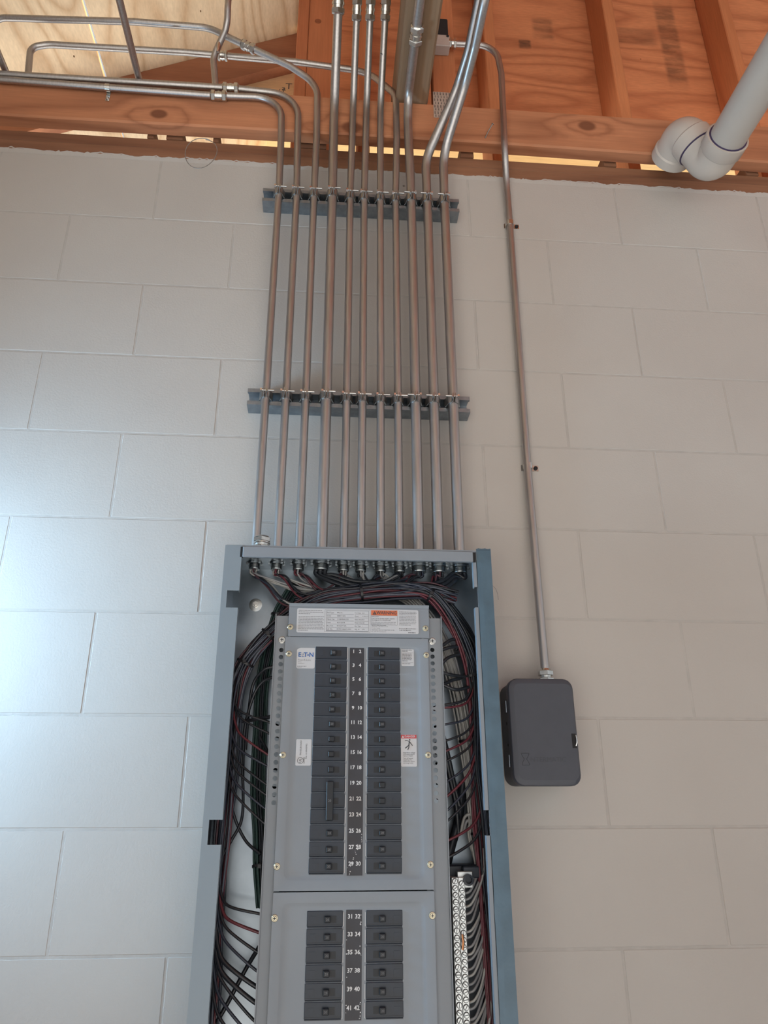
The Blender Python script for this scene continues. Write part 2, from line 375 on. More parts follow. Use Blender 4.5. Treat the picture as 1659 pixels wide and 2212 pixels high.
m = MB(); m.box(-1.30, -1.12, -7.0, D0, 0, WT).box(-1.30, -1.12, D0, D1, DZ, WT).box(-1.30, -1.12, D1, y0, 0, WT).box(-1.30, -1.12, y1, -.001, 0, WT).box(-1.30, -1.12, y0, y1, 0, z0).box(-1.30, -1.12, y0, y1, z1, WT)
struct(m.build('wall_left', M['wall']))
struct(MB().box(-1.32, -1.10, D0, D0+.05, 0, DZ).box(-1.32, -1.10, D1-.05, D1, 0, DZ).box(-1.32, -1.10, D0+.05, D1-.05, DZ-.05, DZ).build('added_door_1', M['greyd'] if 'greyd' in M else M['wall']))  # frame of the added door opening
m = MB()
for a in ((y0, y0+.03, z0, z1), (y1-.03, y1, z0, z1), (y0+.03, y1-.03, z0, z0+.03), (y0+.03, y1-.03, z1-.03, z1)): m.box(-1.19, -1.13, *a)
win = struct(m.build('added_window_1', M['white']))  # frame of the added window
def glassmat():
    mt, nt, b = newmat('clear_pane'); nt.nodes.remove(b)
    t = N(nt, 'ShaderNodeBsdfTransparent'); g = N(nt, 'ShaderNodeBsdfGlossy'); g.inputs['Roughness'].default_value = .05
    x = N(nt, 'ShaderNodeMixShader'); x.inputs[0].default_value = .06; L(nt, t, 0, x, 1); L(nt, g, 0, x, 2); L(nt, x, 0, nt.nodes['Material Output'], 0); return mt
MB().box(-1.165, -1.161, y0+.03, y1-.03, z0+.03, z1-.03).build('pane', glassmat(), win)

# timber top of the wall
OR, ORD = (.74, .295, .135), (.36, .100, .042)
k1 = P(1268, 272, -.042); k2 = P(343, 246, -.042); k3 = P(760, 275, -.042)
M['beam'] = wood('pine_beam', (.57, .245, .125), (.26, .090, .045), 'x', 15, 3.6, .07, [(k1.x, -.042, k1.z, .018), (k2.x, -.042, k2.z, .016), (k3.x, -.042, k3.z, .020)], specks=.02)
M['plate'] = wood('treated_plate', (.33, .160, .090), (.15, .060, .035), 'x', 12, 4.0, .06, specks=.02)
M['ply'] = wood('orange_plywood', OR, ORD, 'x', 34, 2.6, .20, [], specks=.030,
    stain_at=[(P(1160, 150, .22).x, P(1205, 150, .22).x, P(1160, 84, .22).z, P(1160, 38, .22).z, .55), (P(1332, 90, .22).x, P(1420, 90, .22).x, P(1380, 98, .22).z, P(1380, 62, .22).z, .45),
              (P(1420, 60, .22).x, P(1462, 60, .22).x, P(1440, 182, .22).z, P(1440, 8, .22).z, .62), (P(1120, 90, .22).x, P(1146, 90, .22).x, P(1130, 104, .22).z, P(1130, 86, .22).z, .9)])
M['stud'] = wood('orange_stud', (.64, .245, .105), (.42, .12, .05), 'z', 9, 4.0, .06, specks=.012)
M['post'] = wood('orange_post', (.56, .20, .088), (.38, .11, .045), 'z', 9, 4.0, .06, specks=.012)
M['deck'] = wood('pale_plywood', (.80, .635, .44), (.44, .24, .11), 'y', 40, 2.0, .30, [], specks=.022)
M['ply2'] = wood('pale_gable_plywood', (.72, .48, .27), (.45, .24, .11), 'x', 12, 3.0, .2, [], specks=.015)
M['rafter'] = wood('fir_rafter', (.40, .165, .085), (.19, .065, .035), 'x', 11, 3.0, .10, specks=.015)
M['tan'] = wood('tan_girt', (.34, .22, .135), (.20, .13, .08), 'y', 6, 3.0, .05, specks=.012)
XR = 4.2
def timber(name, label, cat, bx, mat, group=None, b=.003): return tag(MB().bbox(*bx, b).build(name, M[mat]), label, cat, group)
timber('sill_plate', 'brown timber plate lying directly on top of the painted block wall', 'timber', (-1.7, XR, -.002, .19, ZTOP, ZTOP+.0375), 'plate', b=.004)
timber('sill_plate', 'upper brown timber plate just below the bright slot of daylight', 'timber', (-1.7, XR, .003, .19, ZTOP+.0377, ZTOP+.0745), 'plate', b=.004)
BZ0, BZ1 = 3.3365, 3.4660
stn = [(-1.7, 3.3255), (-.75, 3.3262), (-.30, 3.3310), (.10, 3.3345), (.42, 3.3365), (.75, 3.3335), (1.2, 3.3290), (XR, 3.3300)]; V = []; F = []
for x, zb in stn: V += [(x, -.042, zb+.005), (x, -.038, zb), (x, -.006, zb), (x, -.004, zb+.002), (x, -.004, BZ1), (x, -.039, BZ1), (x, -.042, BZ1-.003)]
for i in range(len(stn)-1): F += [(7*i+k, 7*i+(k+1) % 7, 7*i+7+(k+1) % 7, 7*i+7+k) for k in range(7)]
F += [tuple(range(7)), tuple(range(7*len(stn)-1, 7*len(stn)-8, -1))]
tag(MB().add(V, F).build('header_beam', M['beam']), 'long horizontal pine beam with dark knots above the slot of daylight', 'beam')
# small spacer blocks that interrupt the slot of light
for x0, x1, lb in ((312, 326, 'small spacer in the daylight slot left of the wire loop, narrower of two'), (354, 390, 'wider dark spacer in the daylight slot just left of the wire loop'), (457, 469, 'tiny spacer in the daylight slot at the right edge of the wire loop'), (640, 704, 'widest dark spacer in the daylight slot, behind the third conduit'), (995, 1023, 'spacer in the daylight slot right of the conduit row'), (1302, 1328, 'spacer in the daylight slot below the knot of the beam at right'), (1603, 1628, 'spacer in the daylight slot beyond the white pipe elbow')):
    a, bq = P(x0, 330, 0).x, P(x1, 330, 0).x
    tag(MB().box(a, bq, .002, .05, ZTOP+.0745, BZ0+.03).build('spacer_block', M['plate']), lb, 'block', 'spacers in the daylight slot')
# wall paint lapped raggedly over the lower edge of the plate
rg = random.Random(9); m = MB(); x = -1.3; zt_ = ZTOP+.003; V = []; F = []
while x < 2.6:
    zt_ = min(max(zt_+rg.uniform(-.0022, .0022), ZTOP+.0005), ZTOP+.0075); V += [(x, -.0002, ZTOP-.009), (x, -.0024, zt_+(.003 if rg.random() < .08 else 0))]; x += rg.uniform(.003, .009)
for i in range(len(V)//2-1): F.append((2*i, 2*i+2, 2*i+3, 2*i+1))
m.add(V, F).build('paint_edge', M['wall'], wall)
# gable framing on the right
gable = struct(MB().box(-.04, XR, .2325, .240, 3.68, 5.0).build('wall_gable', M['post']))
xs = [-.04, .880, 2.10, 3.32, XR]
for i in range(4): MB().box(xs[i]+.0015, xs[i+1]-.0015, .220, .232, 3.66, 5.0).build('plywood_panel', M['ply'], gable)
studs = [(.052, 'orange wall stud seen between the upright conduits left of the tan girt'), (.452, 'orange wall stud behind the curved end of the thin conduit'),
         (.863, 'orange wall stud between the two dark tar marks on the plywood'), (1.276, 'orange wall stud beside the white plastic pipe')]
for x, lb in studs: timber('wall_stud', lb, 'stud', (x, x+.037, .100, .2195, 3.30, 5.0), 'stud', 'gable wall studs')
# truss upright that stands on the beam behind the junction box
xa, xb = P(934, 160, -.038).x, P(984, 160, -.038).x
timber('truss_upright', 'orange upright board standing on the beam behind the junction box', 'timber', (xa, xb, -.040, -.002, BZ1+.0005, 4.9), 'post')
# double post on the left of the upright conduits
pa, pb, pc = P(638, 130, .2).x, P(664, 130, .2).x, P(719, 130, .2).x
timber('corner_post', 'wide orange post board with a round knot left of the upright conduits', 'post', (pb, pc, .196, .290, 3.30, 5.0), 'post')
timber('corner_post', 'narrow orange post board where the rafter and the pale roof end', 'post', (pa, pb-.0008, .200, .330, 3.30, 5.0), 'post')
kn = P(687, 46, .196); tag(MB().lathe((kn.x, .196, kn.z), (0, -1, 0), [(0, .011), (.0012, .011), (.002, .009)], 14).build('wood_plug', wood('knot_plug', (.36, .12, .05), (.2, .06, .03), 'x')), 'round dark plug in the face of the orange post', 'plug')
tag(MB().box(P(692, 150, .218).x, P(699, 150, .218).x, .205, .2195, 3.3, P(695, 148, .22).z).build('batten', M['plate']), 'thin dark upright batten at the foot of the orange post', 'batten')
# tan girt running out over the viewer's head
ga, gb = P(855, 226, -.042).x, P(924, 226, -.042).x
timber('ceiling_girt', 'tan horizontal girt running overhead from the top of the beam', 'beam', (ga, gb, -5.5, .10, BZ1+.0005, BZ1+.19), 'tan', b=.006)
# sloping roof on the left, with the rafter under it
RY = .35
r0, r1 = P(309, 154, RY), P(636, 73, RY); RS = (r1.z-r0.z)/(r1.x-r0.x)
def roofz(x): return r0.z+RS*(x-r0.x)
def slab(x0, x1, y0, y1, th, zf):
    return MB().add([(x, y, zf(x)+t) for t in (0, th) for x, y in ((x0, y0), (x1, y0), (x1, y1), (x0, y1))], [(0, 1, 2, 3), (7, 6, 5, 4), (0, 4, 5, 1), (1, 5, 6, 2), (2, 6, 7, 3), (3, 7, 4, 0)])
def seam_x(px, py):
    d = P(px, py, 0)-CAM; t = (roofz(CAM.x)-CAM.z)/(d.z-RS*d.x); return (CAM+d*t)
s0, s1 = seam_x(182, 8), seam_x(224, 160); SX = (s0.x+s1.x)/2
roof = struct(slab(-1.7, SX-.06, -7, .8, .012, lambda x: roofz(x)+.020).build('ceiling', M['deck']))
slab(-1.7, SX-.0045, -7, .8, .018, roofz).build('plywood_panel', M['deck'], roof)
slab(SX+.0045, pb-.002, -7, .8, .018, roofz).build('plywood_panel', M['deck'], roof)
MB().box(pb, pb+.03, -7, .196, roofz(pb)-.02, 5.02).build('fascia_panel', M['post'], roof)
MB().box(pb, XR, -7, .8, 5.02, 5.04).build('plywood_panel', M['post'], roof)
rl = [(-1.6, roofz(-1.6)-.0005), (pa-.001, roofz(pa-.001)-.0005), (pa-.001, roofz(pa-.001)-.150), (-1.6, roofz(-1.6)-.150)]
tag(MB().extrude(rl, 'y', RY, RY+.038).build('rafter', M['rafter']), 'reddish sloping rafter under the pale plywood roof at upper left', 'rafter')
gl = [(-1.15, roofz(-1.15)-.02), (pa-.001, roofz(pa-.001)-.02), (pa-.001, 3.85), (-1.15, 3.85)]
g2 = struct(MB().extrude(gl, 'y', RY+.0385, RY+.050).build('wall_gable_left', M['ply2']))
g2.name = 'wall_gable'
mk = MB(); mk.flat = True
for ch, px_, py_, sz in (('l', 612, 196, .030), ('a', 613, 191, .035), ('T', 624, 187, .040), ('-', 617, 202, .040), ('.', 624, 202, .05), ('/', 603, 197, .03)):
    q = P(px_, py_, RY+.0383); mk.text(ch, (q.x, RY+.0381, q.z), sz)
mk.build('print', M['ink'], g2)
M['soffit'] = wood('yellow_soffit', (.86, .58, .26), (.6, .33, .12), 'x', 10, 3.0, .1)  # yellow put into the boards for the warm glow of the slot
# boarded soffit added outside to give the slot its warm yellow
tag(MB().box(pb+.01, XR, .26, 1.2, 3.98, 4.0).box(pa-.12, pb+.01, .41, 1.2, 3.98, 4.0).build('added_soffit', M['soffit']), 'soffit boards added outside to warm the bright slot', 'soffit')

# ------------------------------------------------------------------ conduits
R2, R3 = .00897, .01171                      # half-inch and three-quarter-inch conduit
def nut(mb, p, d, h0, h1, r): mb.lathe(p, d, [(h0, r*.9), (h0+.0012, r), (h1-.0012, r), (h1, r*.9)], 6)
def coupling(parent, p, d, r, ln=.044):
    m = MB(); p = Vector(p); d = Vector(d).normalized(); h = ln/2
    m.lathe(p, d, [(-h*.5, r*1.28), (h*.5, r*1.28)], 16)
    m.lathe(p, d, [(-h*.12, r*1.42), (h*.12, r*1.42)], 16)
    for s in (-1, 1):
        a, b = (h*.42, h*.90) if s > 0 else (-h*.90, -h*.42)
        nut(m, p, d, a, b, r*1.62)
        m.lathe(p, d, [(h*.9*s, r*1.45), (h*1.0*s, r*1.2)] if s > 0 else [(-h*1.0, r*1.2), (-h*.9, r*1.45)], 16)
    return m.build('coupling', M['fit'], parent, True, 30)
def box_connector(parent, x, y, z, r):         # enters the top of the panel: nut above, locknut and threads inside
    m = MB(); q = (x, y, z)
    m.lathe(q, (0, 0, 1), [(0.001, r*1.7), (.004, r*1.7)], 16); nut(m, q, (0, 0, 1), .004, .013, r*1.75); m.lathe(q, (0, 0, 1), [(.013, r*1.35), (.019, r*1.35)], 16); nut(m, q, (0, 0, 1), .019, .029, r*1.65)
    o = m.build('connector', M['fit'], parent, True, 30)
    m = MB(); pr = [(-.0025, r*1.25)]
    k = MB()
    for i in range(8):                         # locknut with lugs
        a = i*math.pi/4; k.box(x-.0001, x+.0001, y-.0001, y+.0001, z-.003, z-.0029)
    k = MB(); k.lathe(q, (0, 0, -1), [(.0022, r*1.62), (.0058, r*1.62)], 18)
    for i in range(6):
        a = i*math.pi/3+.3; c, s = math.cos(a)*r*1.68, math.sin(a)*r*1.68; k.box(x+c-.0022, x+c+.0022, y+s-.0022, y+s+.0022, z-.0072, z-.0028)
    k.build('locknut', M['fit_shaded'], o, True, 30)
    t = MB(); t.lathe(q, (0, 0, -1), [(.004, r*1.22)]+[(.0062+.0016*j+dx, r*(1.26 if dx else 1.18)) for j in range(6) for dx in (0, .0008)]+[(.017, r*1.2)], 18)
    t.build('threaded_end', M['fit_shaded'], o, True, 30)
    return o
BXT = 2.128                                   # top of the panel box
YC = -.0515
CX = [-.1485, -.1040, -.0600, -.0135, .0320, .0675, .1085, .1480, .1880, .2295, .2735]
CR = [R2, R2, R2, R3, R2, R2, R2, R2, R3, R3, R3]
def yc(r): return -.0413-r-.0005
lab = ['leftmost slim conduit from the panel, bending left below its neighbour along the beam', 'second slim conduit from the panel, bending left along the beam just above its neighbour',
 'slim conduit that slants up left across the rafter from the third place in the row', 'thick conduit in fourth place of the row, rising straight beside the orange post',
 'slim straight conduit right of the thick conduit, leftmost of three alike', 'slim straight conduit in the middle of the three alike slim ones', 'slim straight conduit with a black pen mark, rightmost of the three alike slim ones',
 'slim conduit bending left behind the upright conduits above the beam', 'dull thick conduit running up under the tan girt, with a coupling below the girt',
 'conduit swept to the right at the top, left of the two that cross', 'rightmost thick conduit of the row, swept to the right over the beam']
# upper routes: photograph points with their depth, from the upper strut onwards
def v3(lst): return [P(*t) for t in lst]
up = {
 0: v3([(607, 300, -.0545), (609, 212, -.0545), (450, 206, -.0545), (0, 172, -.0545), (-60, 168, -.0545)]),
 1: v3([(643, 300, -.0520), (645, 206, -.0520), (505, 191, -.0520), (0, 160, -.0520), (-60, 156, -.0520)]),
 2: v3([(684, 300, -.052), (686, 182, -.052), (625, 142, -.060), (500, 84, -.064), (452, 60, -.060), (290, 47, -.055), (-10, 38, -.020), (-32, 80, .004), (-36, 200, .004)]),
 3: v3([(722, 230, -.054), (731, 8, -.215), (734, -60, -.25)]),
 4: v3([(763, 225, -.051), (771, 20, -.205), (774, -50, -.25)]),
 5: v3([(792, 225, -.051), (800, 20, -.205), (803, -50, -.25)]),
 6: v3([(822, 225, -.051), (833, 20, -.205), (837, -50, -.25)]),
 7: v3([(857, 300, -.052), (855, 205, -.040), (795, 155, .005), (640, 134, .005), (400, 113, .005), (105, 96, .005), (66, 102, .005), (58, 190, .005)]),
}
b9 = P(881, 262, -.056); up[8] = [b9, Vector((b9.x, -.075, 3.446)), Vector((PX(893, 110, b9.x).x, -.21, 3.4475)), Vector((b9.x+.004, -1.2, 3.450))]
up[9] = [P(919, 345, -.056), P(986, 196, -.150), P(1012, 112, -.235), P(1036, -5, -.335), P(1050, -70, -.38)]; up[9].append(Vector((up[9][-1].x, -2.2, up[9][-1].z)))
up[10] = [P(957, 335, -.058), P(1006, 178, -.195), P(1026, 100, -.275), P(1047, 0, -.375), P(1062, -70, -.42)]; up[10].append(Vector((up[10][-1].x, -2.2, up[10][-1].z)))
for i_ in (3, 4, 5, 6):
    a_, b_ = up[i_][1], up[i_][2]; up[i_][2] = a_+(b_-a_)*((4.9-a_.z)/(b_.z-a_.z))
fl = {0: .075, 1: .085, 2: [0, .12, .16, .10, .10, .10, .05, .05], 3: .12, 4: .10, 5: .10, 6: .10, 7: [.1, .1, .10, .12, .1, .1, .05, .05], 8: .09, 9: .10, 10: .10}
def conduit(i):
    r = CR[i]; y = yc(r); x = CX[i]
    t = thing('conduit', lab[i], 'conduit', (x, y, BXT), 'row of conduits above the panel')
    pts = [Vector((x, y, BXT+.012)), Vector((x+.0005, y, 2.52)), Vector((x, y, 3.11))]+up[i]
    f = fl[i]; f = [.1]*3+(f if isinstance(f, list) else [f]*len(up[i]))
    f = f[:len(pts)]+[.1]*(len(pts)-len(f))
    MB().tube(fillet(pts, f, 10), r, 16).build('tube', M['emt'], t, True, 40)
    box_connector(t, x, y, BXT, r)
    return t
C = [conduit(i) for i in range(11)]
def coup(i, a, b, Y, ln=.044):
    p, q = P(a[0], a[1], Y), P(b[0], b[1], Y); coupling(C[i], (p+q)/2, q-p, CR[i], ln)
coup(0, (457, 206.6), (488, 208.5), -.0545); coup(1, (483, 190), (514, 191.5), -.052)
p, q = up[2][2], up[2][3]; coupling(C[2], p.lerp(q, .70), q-p, R2); p, q = up[7][3], up[7][4]; coupling(C[7], p.lerp(q, .665), q-p, R2, .030)
for i, y_ in ((3, 4), (4, 14), (5, 14), (6, 14)):
    p, q = up[i][0], up[i][1]; d = (q-p).normalized(); t = (P(0, y_, 0)-CAM)
    coupling(C[i], p+d*((q-p).length*(1.0 if i == 3 else .99)), d, CR[i], .05)
p, q = up[8][2], up[8][3]; t = PX(898, 36, b9.x+.001); coupling(C[8], (t.x, t.y, 3.4478), q-p, R3*.98, .05)
pm = P(825, 116, -.128); MB().tube([P(822, 115, -.141), P(826, 117, -.141)], .0012, 6).build('pen_mark', M['ink'], C[6])

# struts
def strut(z0, x0, x1, label):
    z1 = z0+.0413; m = MB(); t = .0026
    m.box(x0, x1, -t, -.0003, z0, z1).box(x0, x1, -.0413, -t, z0, z0+t).box(x0, x1, -.0413, -t, z1-t, z1)
    m.box(x0, x1, -.0413, -.0413+t, z0+t, z0+.0095).box(x0, x1, -.0413, -.0413+t, z1-.0095, z1-t)
    m.box(x0, x1, -.0413+t, -.034, z0+.0095-t, z0+.0095).box(x0, x1, -.0413+t, -.034, z1-.0095, z1-.0095+t)
    return tag(m.build('strut_channel', M['strut']), label, 'strut')
ZS1, ZS2 = 3.0890, 2.4995
strut(ZS1, -.190, .314, 'upper galvanised strut channel holding the conduits just below the timber')
strut(ZS2, -.190, .315, 'lower galvanised strut channel holding the conduits above the panel')
_cl = {}
def clamp_meshes(r, side):
    k = (round(r, 4), side)
    if k in _cl: return _cl[k]
    out = []
    for s in (-1, 1):
        pts = [(s*(r+.0055), r+.004), (s*(r+.0048), r*.9), (s*(r+.0022), r*.45), (s*(r+.0014), 0)]
        for j in range(1, 6):
            a = math.radians(14*j); pts.append((s*(r+.0012)*math.cos(a), -(r+.0012)*math.sin(a)))
        pts += [(s*.0030, -r-.004), (s*.0022, -r-.009), (s*.0022, -r-.0165)]
        zt = [(-.010, .010)]*4+[(-.0105, .0105)]*5+[(-.0095, .0085), (-.007, .0075), (-.005, .006)]
        out.append(MB().strip(pts, .0016, 0, 0, zt).mesh('strap', M['clamp']))
    m = MB(); y = -r-.0115; h = -side
    m.lathe((0, y, 0), (1, 0, 0), [(-.010 if h < 0 else -.020, .0023), (.020 if h < 0 else .010, .0023)], 10)
    m.box(*sorted((-h*.0033, -h*.0062)), y-.0042, y+.0042, -.0042, .0042)
    m.mat(1); m.lathe((h*.0062, y, 0), (h, 0, 0), [(0, .0050), (.0045, .0053)], 6)
    out.append(m.mesh('bolt', [M['clamp'], M['steelw']], True, 30)); _cl[k] = out; return out
order = ['leftmost', 'second', 'third', 'fourth, thick', 'fifth', 'sixth, middle', 'seventh', 'eighth', 'ninth, dull thick', 'tenth', 'rightmost, eleventh']
for zs, nm in ((ZS1, 'upper'), (ZS2, 'lower')):
    for i in range(11):
        r = CR[i]; loc = Vector((CX[i], yc(r), zs+.0206))
        t = thing('conduit_clamp', f'two-piece clamp holding the {order[i]} conduit from the left on the {nm} strut', 'clamp', loc, 'strut clamps')
        ms = clamp_meshes(r, 1 if i < 8 else -1)
        for nme, me in zip(('strap', 'strap', 'bolt'), ms): o = link(nme, me); o.parent = t

# thin conduit on the right down to the timer box
TB = dict(x0=.352, x1=.480, z0=1.697, z1=1.893, y=-.084)
cp = v3([(1178, 1452, -.036), (1141, 1010, -.012), (1102, 490, -.011), (1094, 395, -.016), (1090, 318, -.062), (1083, 160, -.062), (1071, 98, -.062), (975, 94, -.062)])
t = thing('conduit', 'thin single conduit on the right from the dark timer box up to the junction box', 'conduit', (cp[0].x, cp[0].y, cp[0].z))
cp2 = [Vector((cp[0].x, -.036, TB['z1']+.01)), Vector((cp[0].x, -.036, TB['z1']+.03)), P(1139.5, 1010, -.0125)]+cp[2:]
MB().tube(fillet(cp2, [0, .2, .3, .3, .12, .12, .10, .13, .05], 9), R2*.98, 14).build('tube', M['emt'], t, True, 40)
m = MB(); q = (cp[0].x, -.036, TB['z1']); m.lathe(q, (0, 0, 1), [(0, R2*1.25), (.003, R2*1.25)], 16); nut(m, q, (0, 0, 1), .003, .009, R2*1.75); m.lathe(q, (0, 0, 1), [(.009, R2*1.3), (.013, R2*1.3)], 16); nut(m, q, (0, 0, 1), .013, .023, R2*1.72); m.lathe(q, (0, 0, 1), [(.023, R2*1.4), (.027, R2*1.15)], 16)
m.build('connector', M['fit'], t, True, 30)
e = cp[-1]; m = MB(); q = (e.x-.008, e.y, e.z); m.lathe(q, (1, 0, 0), [(0, R2*1.2), (.004, R2*1.2)], 14); nut(m, q, (1, 0, 0), .002, .008, R2*1.6); m.lathe(q, (1, 0, 0), [(.008, R2*1.2), (.014, R2*1.2)], 14); nut(m, q, (1, 0, 0), .014, .022, R2*1.65)
m.build('connector', M['fit'], t, True, 30)
def one_hole_strap(px, py, yw, side, label, dark=True):
    p = P(px, py, yw-.010); t = thing('conduit_strap', label, 'strap', (p.x, yw, p.z)); r = R2+.0008
    pts = [(p.x-side*(r+.003), yw-.0008), (p.x-side*r, yw-.004)]
    for j in range(0, 9):
        a = math.radians(180-22.5*j); pts.append((p.x+side*r*math.cos(a), yw-.0105-r*math.sin(a)))
    pts += [(p.x+side*(r+.0005), yw-.004), (p.x+side*(r+.0025), yw-.0012), (p.x+side*(r+.017), yw-.0012)]
    MB().strip(pts, .0014, p.z-.007, p.z+.007).build('band', M['fit'], t)
    s = MB(); s.lathe((p.x+side*(r+.0105), yw-.002, p.z), (0, -1, 0), [(0, .0048), (.0022, .0048), (.004, .003)], 12)
    s.build('screw', M['dark'] if dark else M['fit'], t, True, 30)
one_hole_strap(1101, 484, 0, 1, 'small one-hole strap with black screw on the thin conduit, near the timber')
one_hole_strap(1140, 1008, 0, 1, 'small one-hole strap with black screw halfway up the thin right conduit')
p = P(233, 190, -.0545); t = thing('conduit_strap', 'small strap holding the two side-by-side conduits to the beam at left', 'strap', p)
m = MB(); d = (P(260, 192, -.0545)-P(206, 188, -.0545)).normalized(); m.lathe(p, d, [(-.006, R2*1.18), (.006, R2*1.18)], 14); m.box(p.x-.005, p.x+.005, -.0445, -.0425, p.z-.034, p.z); m.build('band', M['fit'], t, True, 30)
MB().lathe((p.x, -.0445, p.z-.027), (0, -1, 0), [(0, .005), (.003, .0045), (.005, .003)], 6).build('screw', M['fit'], t)

# loose runs overhead at upper left
def loose(label, pts, rad, r=R2):
    t = thing('conduit', label, 'conduit', pts[0]); MB().tube(fillet(pts, rad, 9), r, 14).build('tube', M['emt'], t, True, 40); return t
a = P(303, 182, -.03); loose('dark straight conduit running overhead at upper left, crossing the others', [a, Vector((a.x, -.30, a.z)), Vector((a.x, -1.3, a.z))], .1)
a = P(15, 160, -.03); loose('dark conduit stub cut by the left edge of the picture', [a, Vector((a.x, -.9, a.z))], .1)
t = loose('upright conduit with an offset bend rising in front of the rafter', [P(466, 190, -.026), P(461, 128, -.040), P(466, 112, -.048), P(487, 66, -.075), P(491, 45, -.09), P(492, 10, -.11), Vector((P(492, 10, -.11).x+.004, -.135, roofz(P(492, 10, -.11).x)+.004))], [.05, .06, .06, .06, .06, .1, .1])
m = MB(); a, b_ = P(474, 88, -.064), P(470, 112, -.058); m.tube([a, a.lerp(b_, .5), b_], [.0035, .006, .0035], 8); m.build('weld_patch', M['fit'], t, True)

# ------------------------------------------------------------------ right-hand side pieces
def timer_box():
    T = TB; x0, x1, z0, z1, yf = T['x0'], T['x1'], T['z0'], T['z1'], T['y']
    t = thing('timer_box', 'dark grey plastic timer enclosure with embossed lettering on the block wall', 'timer', ((x0+x1)/2, 0, z0))
    r = .019
    b = MB(); b.loops([rrect(x0+.002, x1-.002, z0+.002, z1-.002, r, -.0005), rrect(x0+.002, x1-.002, z0+.002, z1-.002, r, -.060)], True, True); b.build('case', M['timers'], t, True, 40)
    l = MB(); e = lambda g, y, rr: rrect(x0+g, x1-g, z0+g, z1-g, rr, y)
    l.loops([e(.0005, -.0605, r), e(0, -.0625, r), e(0, yf+.006, r), e(.0015, yf+.003, r), rrect(x0+.010, x1-.004, z0+.010, z1-.010, .012, yf), rrect(x0+.0105, x1-.0045, z0+.0105, z1-.0105, .012, yf)], True, True)
    lid = l.build('lid', M['timer'], t, True, 25)
    h = MB()
    q = PX(1239, 1600, x1) 
    s = MB(); s.box(x1-.0125, x1-.0045, yf-.0008, yf+.004, 1.764, 1.790); s.build('latch_slot', M['dark'], lid)
    s = MB(); s.tube([(x1-.005, yf-.0012, 1.787), (x1-.0045, yf-.0035, 1.780), (x1-.0045, yf-.0035, 1.773), (x1-.006, yf-.001, 1.768)], .0012, 8); s.build('hasp', M['steelw'], lid, True)
    for zc in (1.842, 1.742): MB().tube([(x0-.0008, -.0605, zc-.011), (x0-.0008, -.0605, zc+.011)], .0014, 8).build('hinge_pin', M['steelw'], t, True)
    for zc in (1.812, 1.772): MB().lathe((x0+.002, -.045, zc), (-1, 0, 0), [(0, .003), (.0005, .003)], 8).build('screw_recess', M['dark'], t)
    m = MB(); m.flat = True; zc = 1.744; xl = x0+.024
    # hourglass emblem and the raised name
    g = .0011
    def bar(a, b_, th=.0009):
        a = Vector((a[0], yf-.0004, a[1])); b_ = Vector((b_[0], yf-.0004, b_[1])); m.tube([a, b_], th/2, 6)
    o = [(-.007, .0105), (.007, .0105), (.007, .008), (.0022, 0), (.007, -.008), (.007, -.0105), (-.007, -.0105), (-.007, -.008), (-.0022, 0), (-.007, .008)]
    for i in range(len(o)): bar((xl+o[i][0], zc+o[i][1]), (xl+o[(i+1) % len(o)][0], zc+o[(i+1) % len(o)][1]))
    m.text('NTERMATIC', (xl+.0085, yf-.0004, zc-.001), .0125, align='LEFT')
    m.build('embossed_name', M['timers'], lid)
timer_box()
# junction box on the upright
jx1 = e.x-.006; jz = e.z
t = thing('junction_box', 'pale metal junction box with a black cover, on the upright beside the tan girt', 'box', (jx1-.04, -.042, jz-.03))
jb = MB(); jb.bbox(jx1-.050, jx1, -.072, -.0405, jz-.024, jz+.021, .002); jb.build('body', simple('pale_box', (.50, .42, .38), .5), t)
MB().bbox(jx1-.048, jx1-.002, -.066, -.041, jz+.0215, jz+.098, .003).build('cover', M['dark'], t)
MB().lathe((jx1-.006, -.0725, jz+.014), (0, -1, 0), [(0, .004), (.0015, .004)], 10).build('ear_screw', M['dark'], t)
# toothed metal plate over the beam joint
p0, p1 = P(935, 198, -.043), P(976, 256, -.043)
t = thing('nail_plate', 'pale perforated nail plate over the joint of beam and upright', 'plate', (p0.x, -.043, p1.z))
MB().box(p0.x, p1.x, -.0434, -.0424, p1.z, p0.z).build('sheet', simple('pale_galvanised', (.55, .47, .40), .45, .3), t)
m = MB(); nx, nz = 6, 4
for i in range(nx):
    for j in range(nz):
        cx = p0.x+(i+.5)*(p1.x-p0.x)/nx; cz = p1.z+(j+.5)*(p0.z-p1.z)/nz
        for k in (-1, 1): m.box(cx-.0016, cx+.0016, -.0445, -.0434, cz+k*.0055-.0045, cz+k*.0055+.0040) if k > 0 else m.box(cx+.0006, cx+.0030, -.0445, -.0434, cz-.010, cz-.003)
m.build('tooth', M['rustw'], t)['kind'] = 'stuff'
# nail, wire loop
tag(MB().tube([P(1048, 298, -.043), P(1055, 283, -.050), P(1064, 268, -.060)], [.0014, .0014, .0016], 6).lathe(P(1064, 268, -.060), P(1064, 268, -.060)-P(1055, 283, -.050), [(0, .0035), (.0012, .0035)], 8).build('nail', M['rustw'], None, True), 'bent rusty nail sticking out of the beam by the thin conduit', 'nail')
lp = []
cc = P(434, 330, -.052)
for k in range(-4, 25):
    a = math.radians(115+k*13.5); rr = (.041+.001*math.sin(k*.7)); lp.append((cc.x+rr*math.cos(a)*1.0, -.050-.004*math.sin(a*1.3)-(.0005*k*.2), cc.z+rr*1.22*math.sin(a)))
tag(MB().tube(lp, .0010, 6).build('wire_loop', M['rustw'], None, True), 'loop of thin bare wire hanging from the beam over the block wall', 'wire')

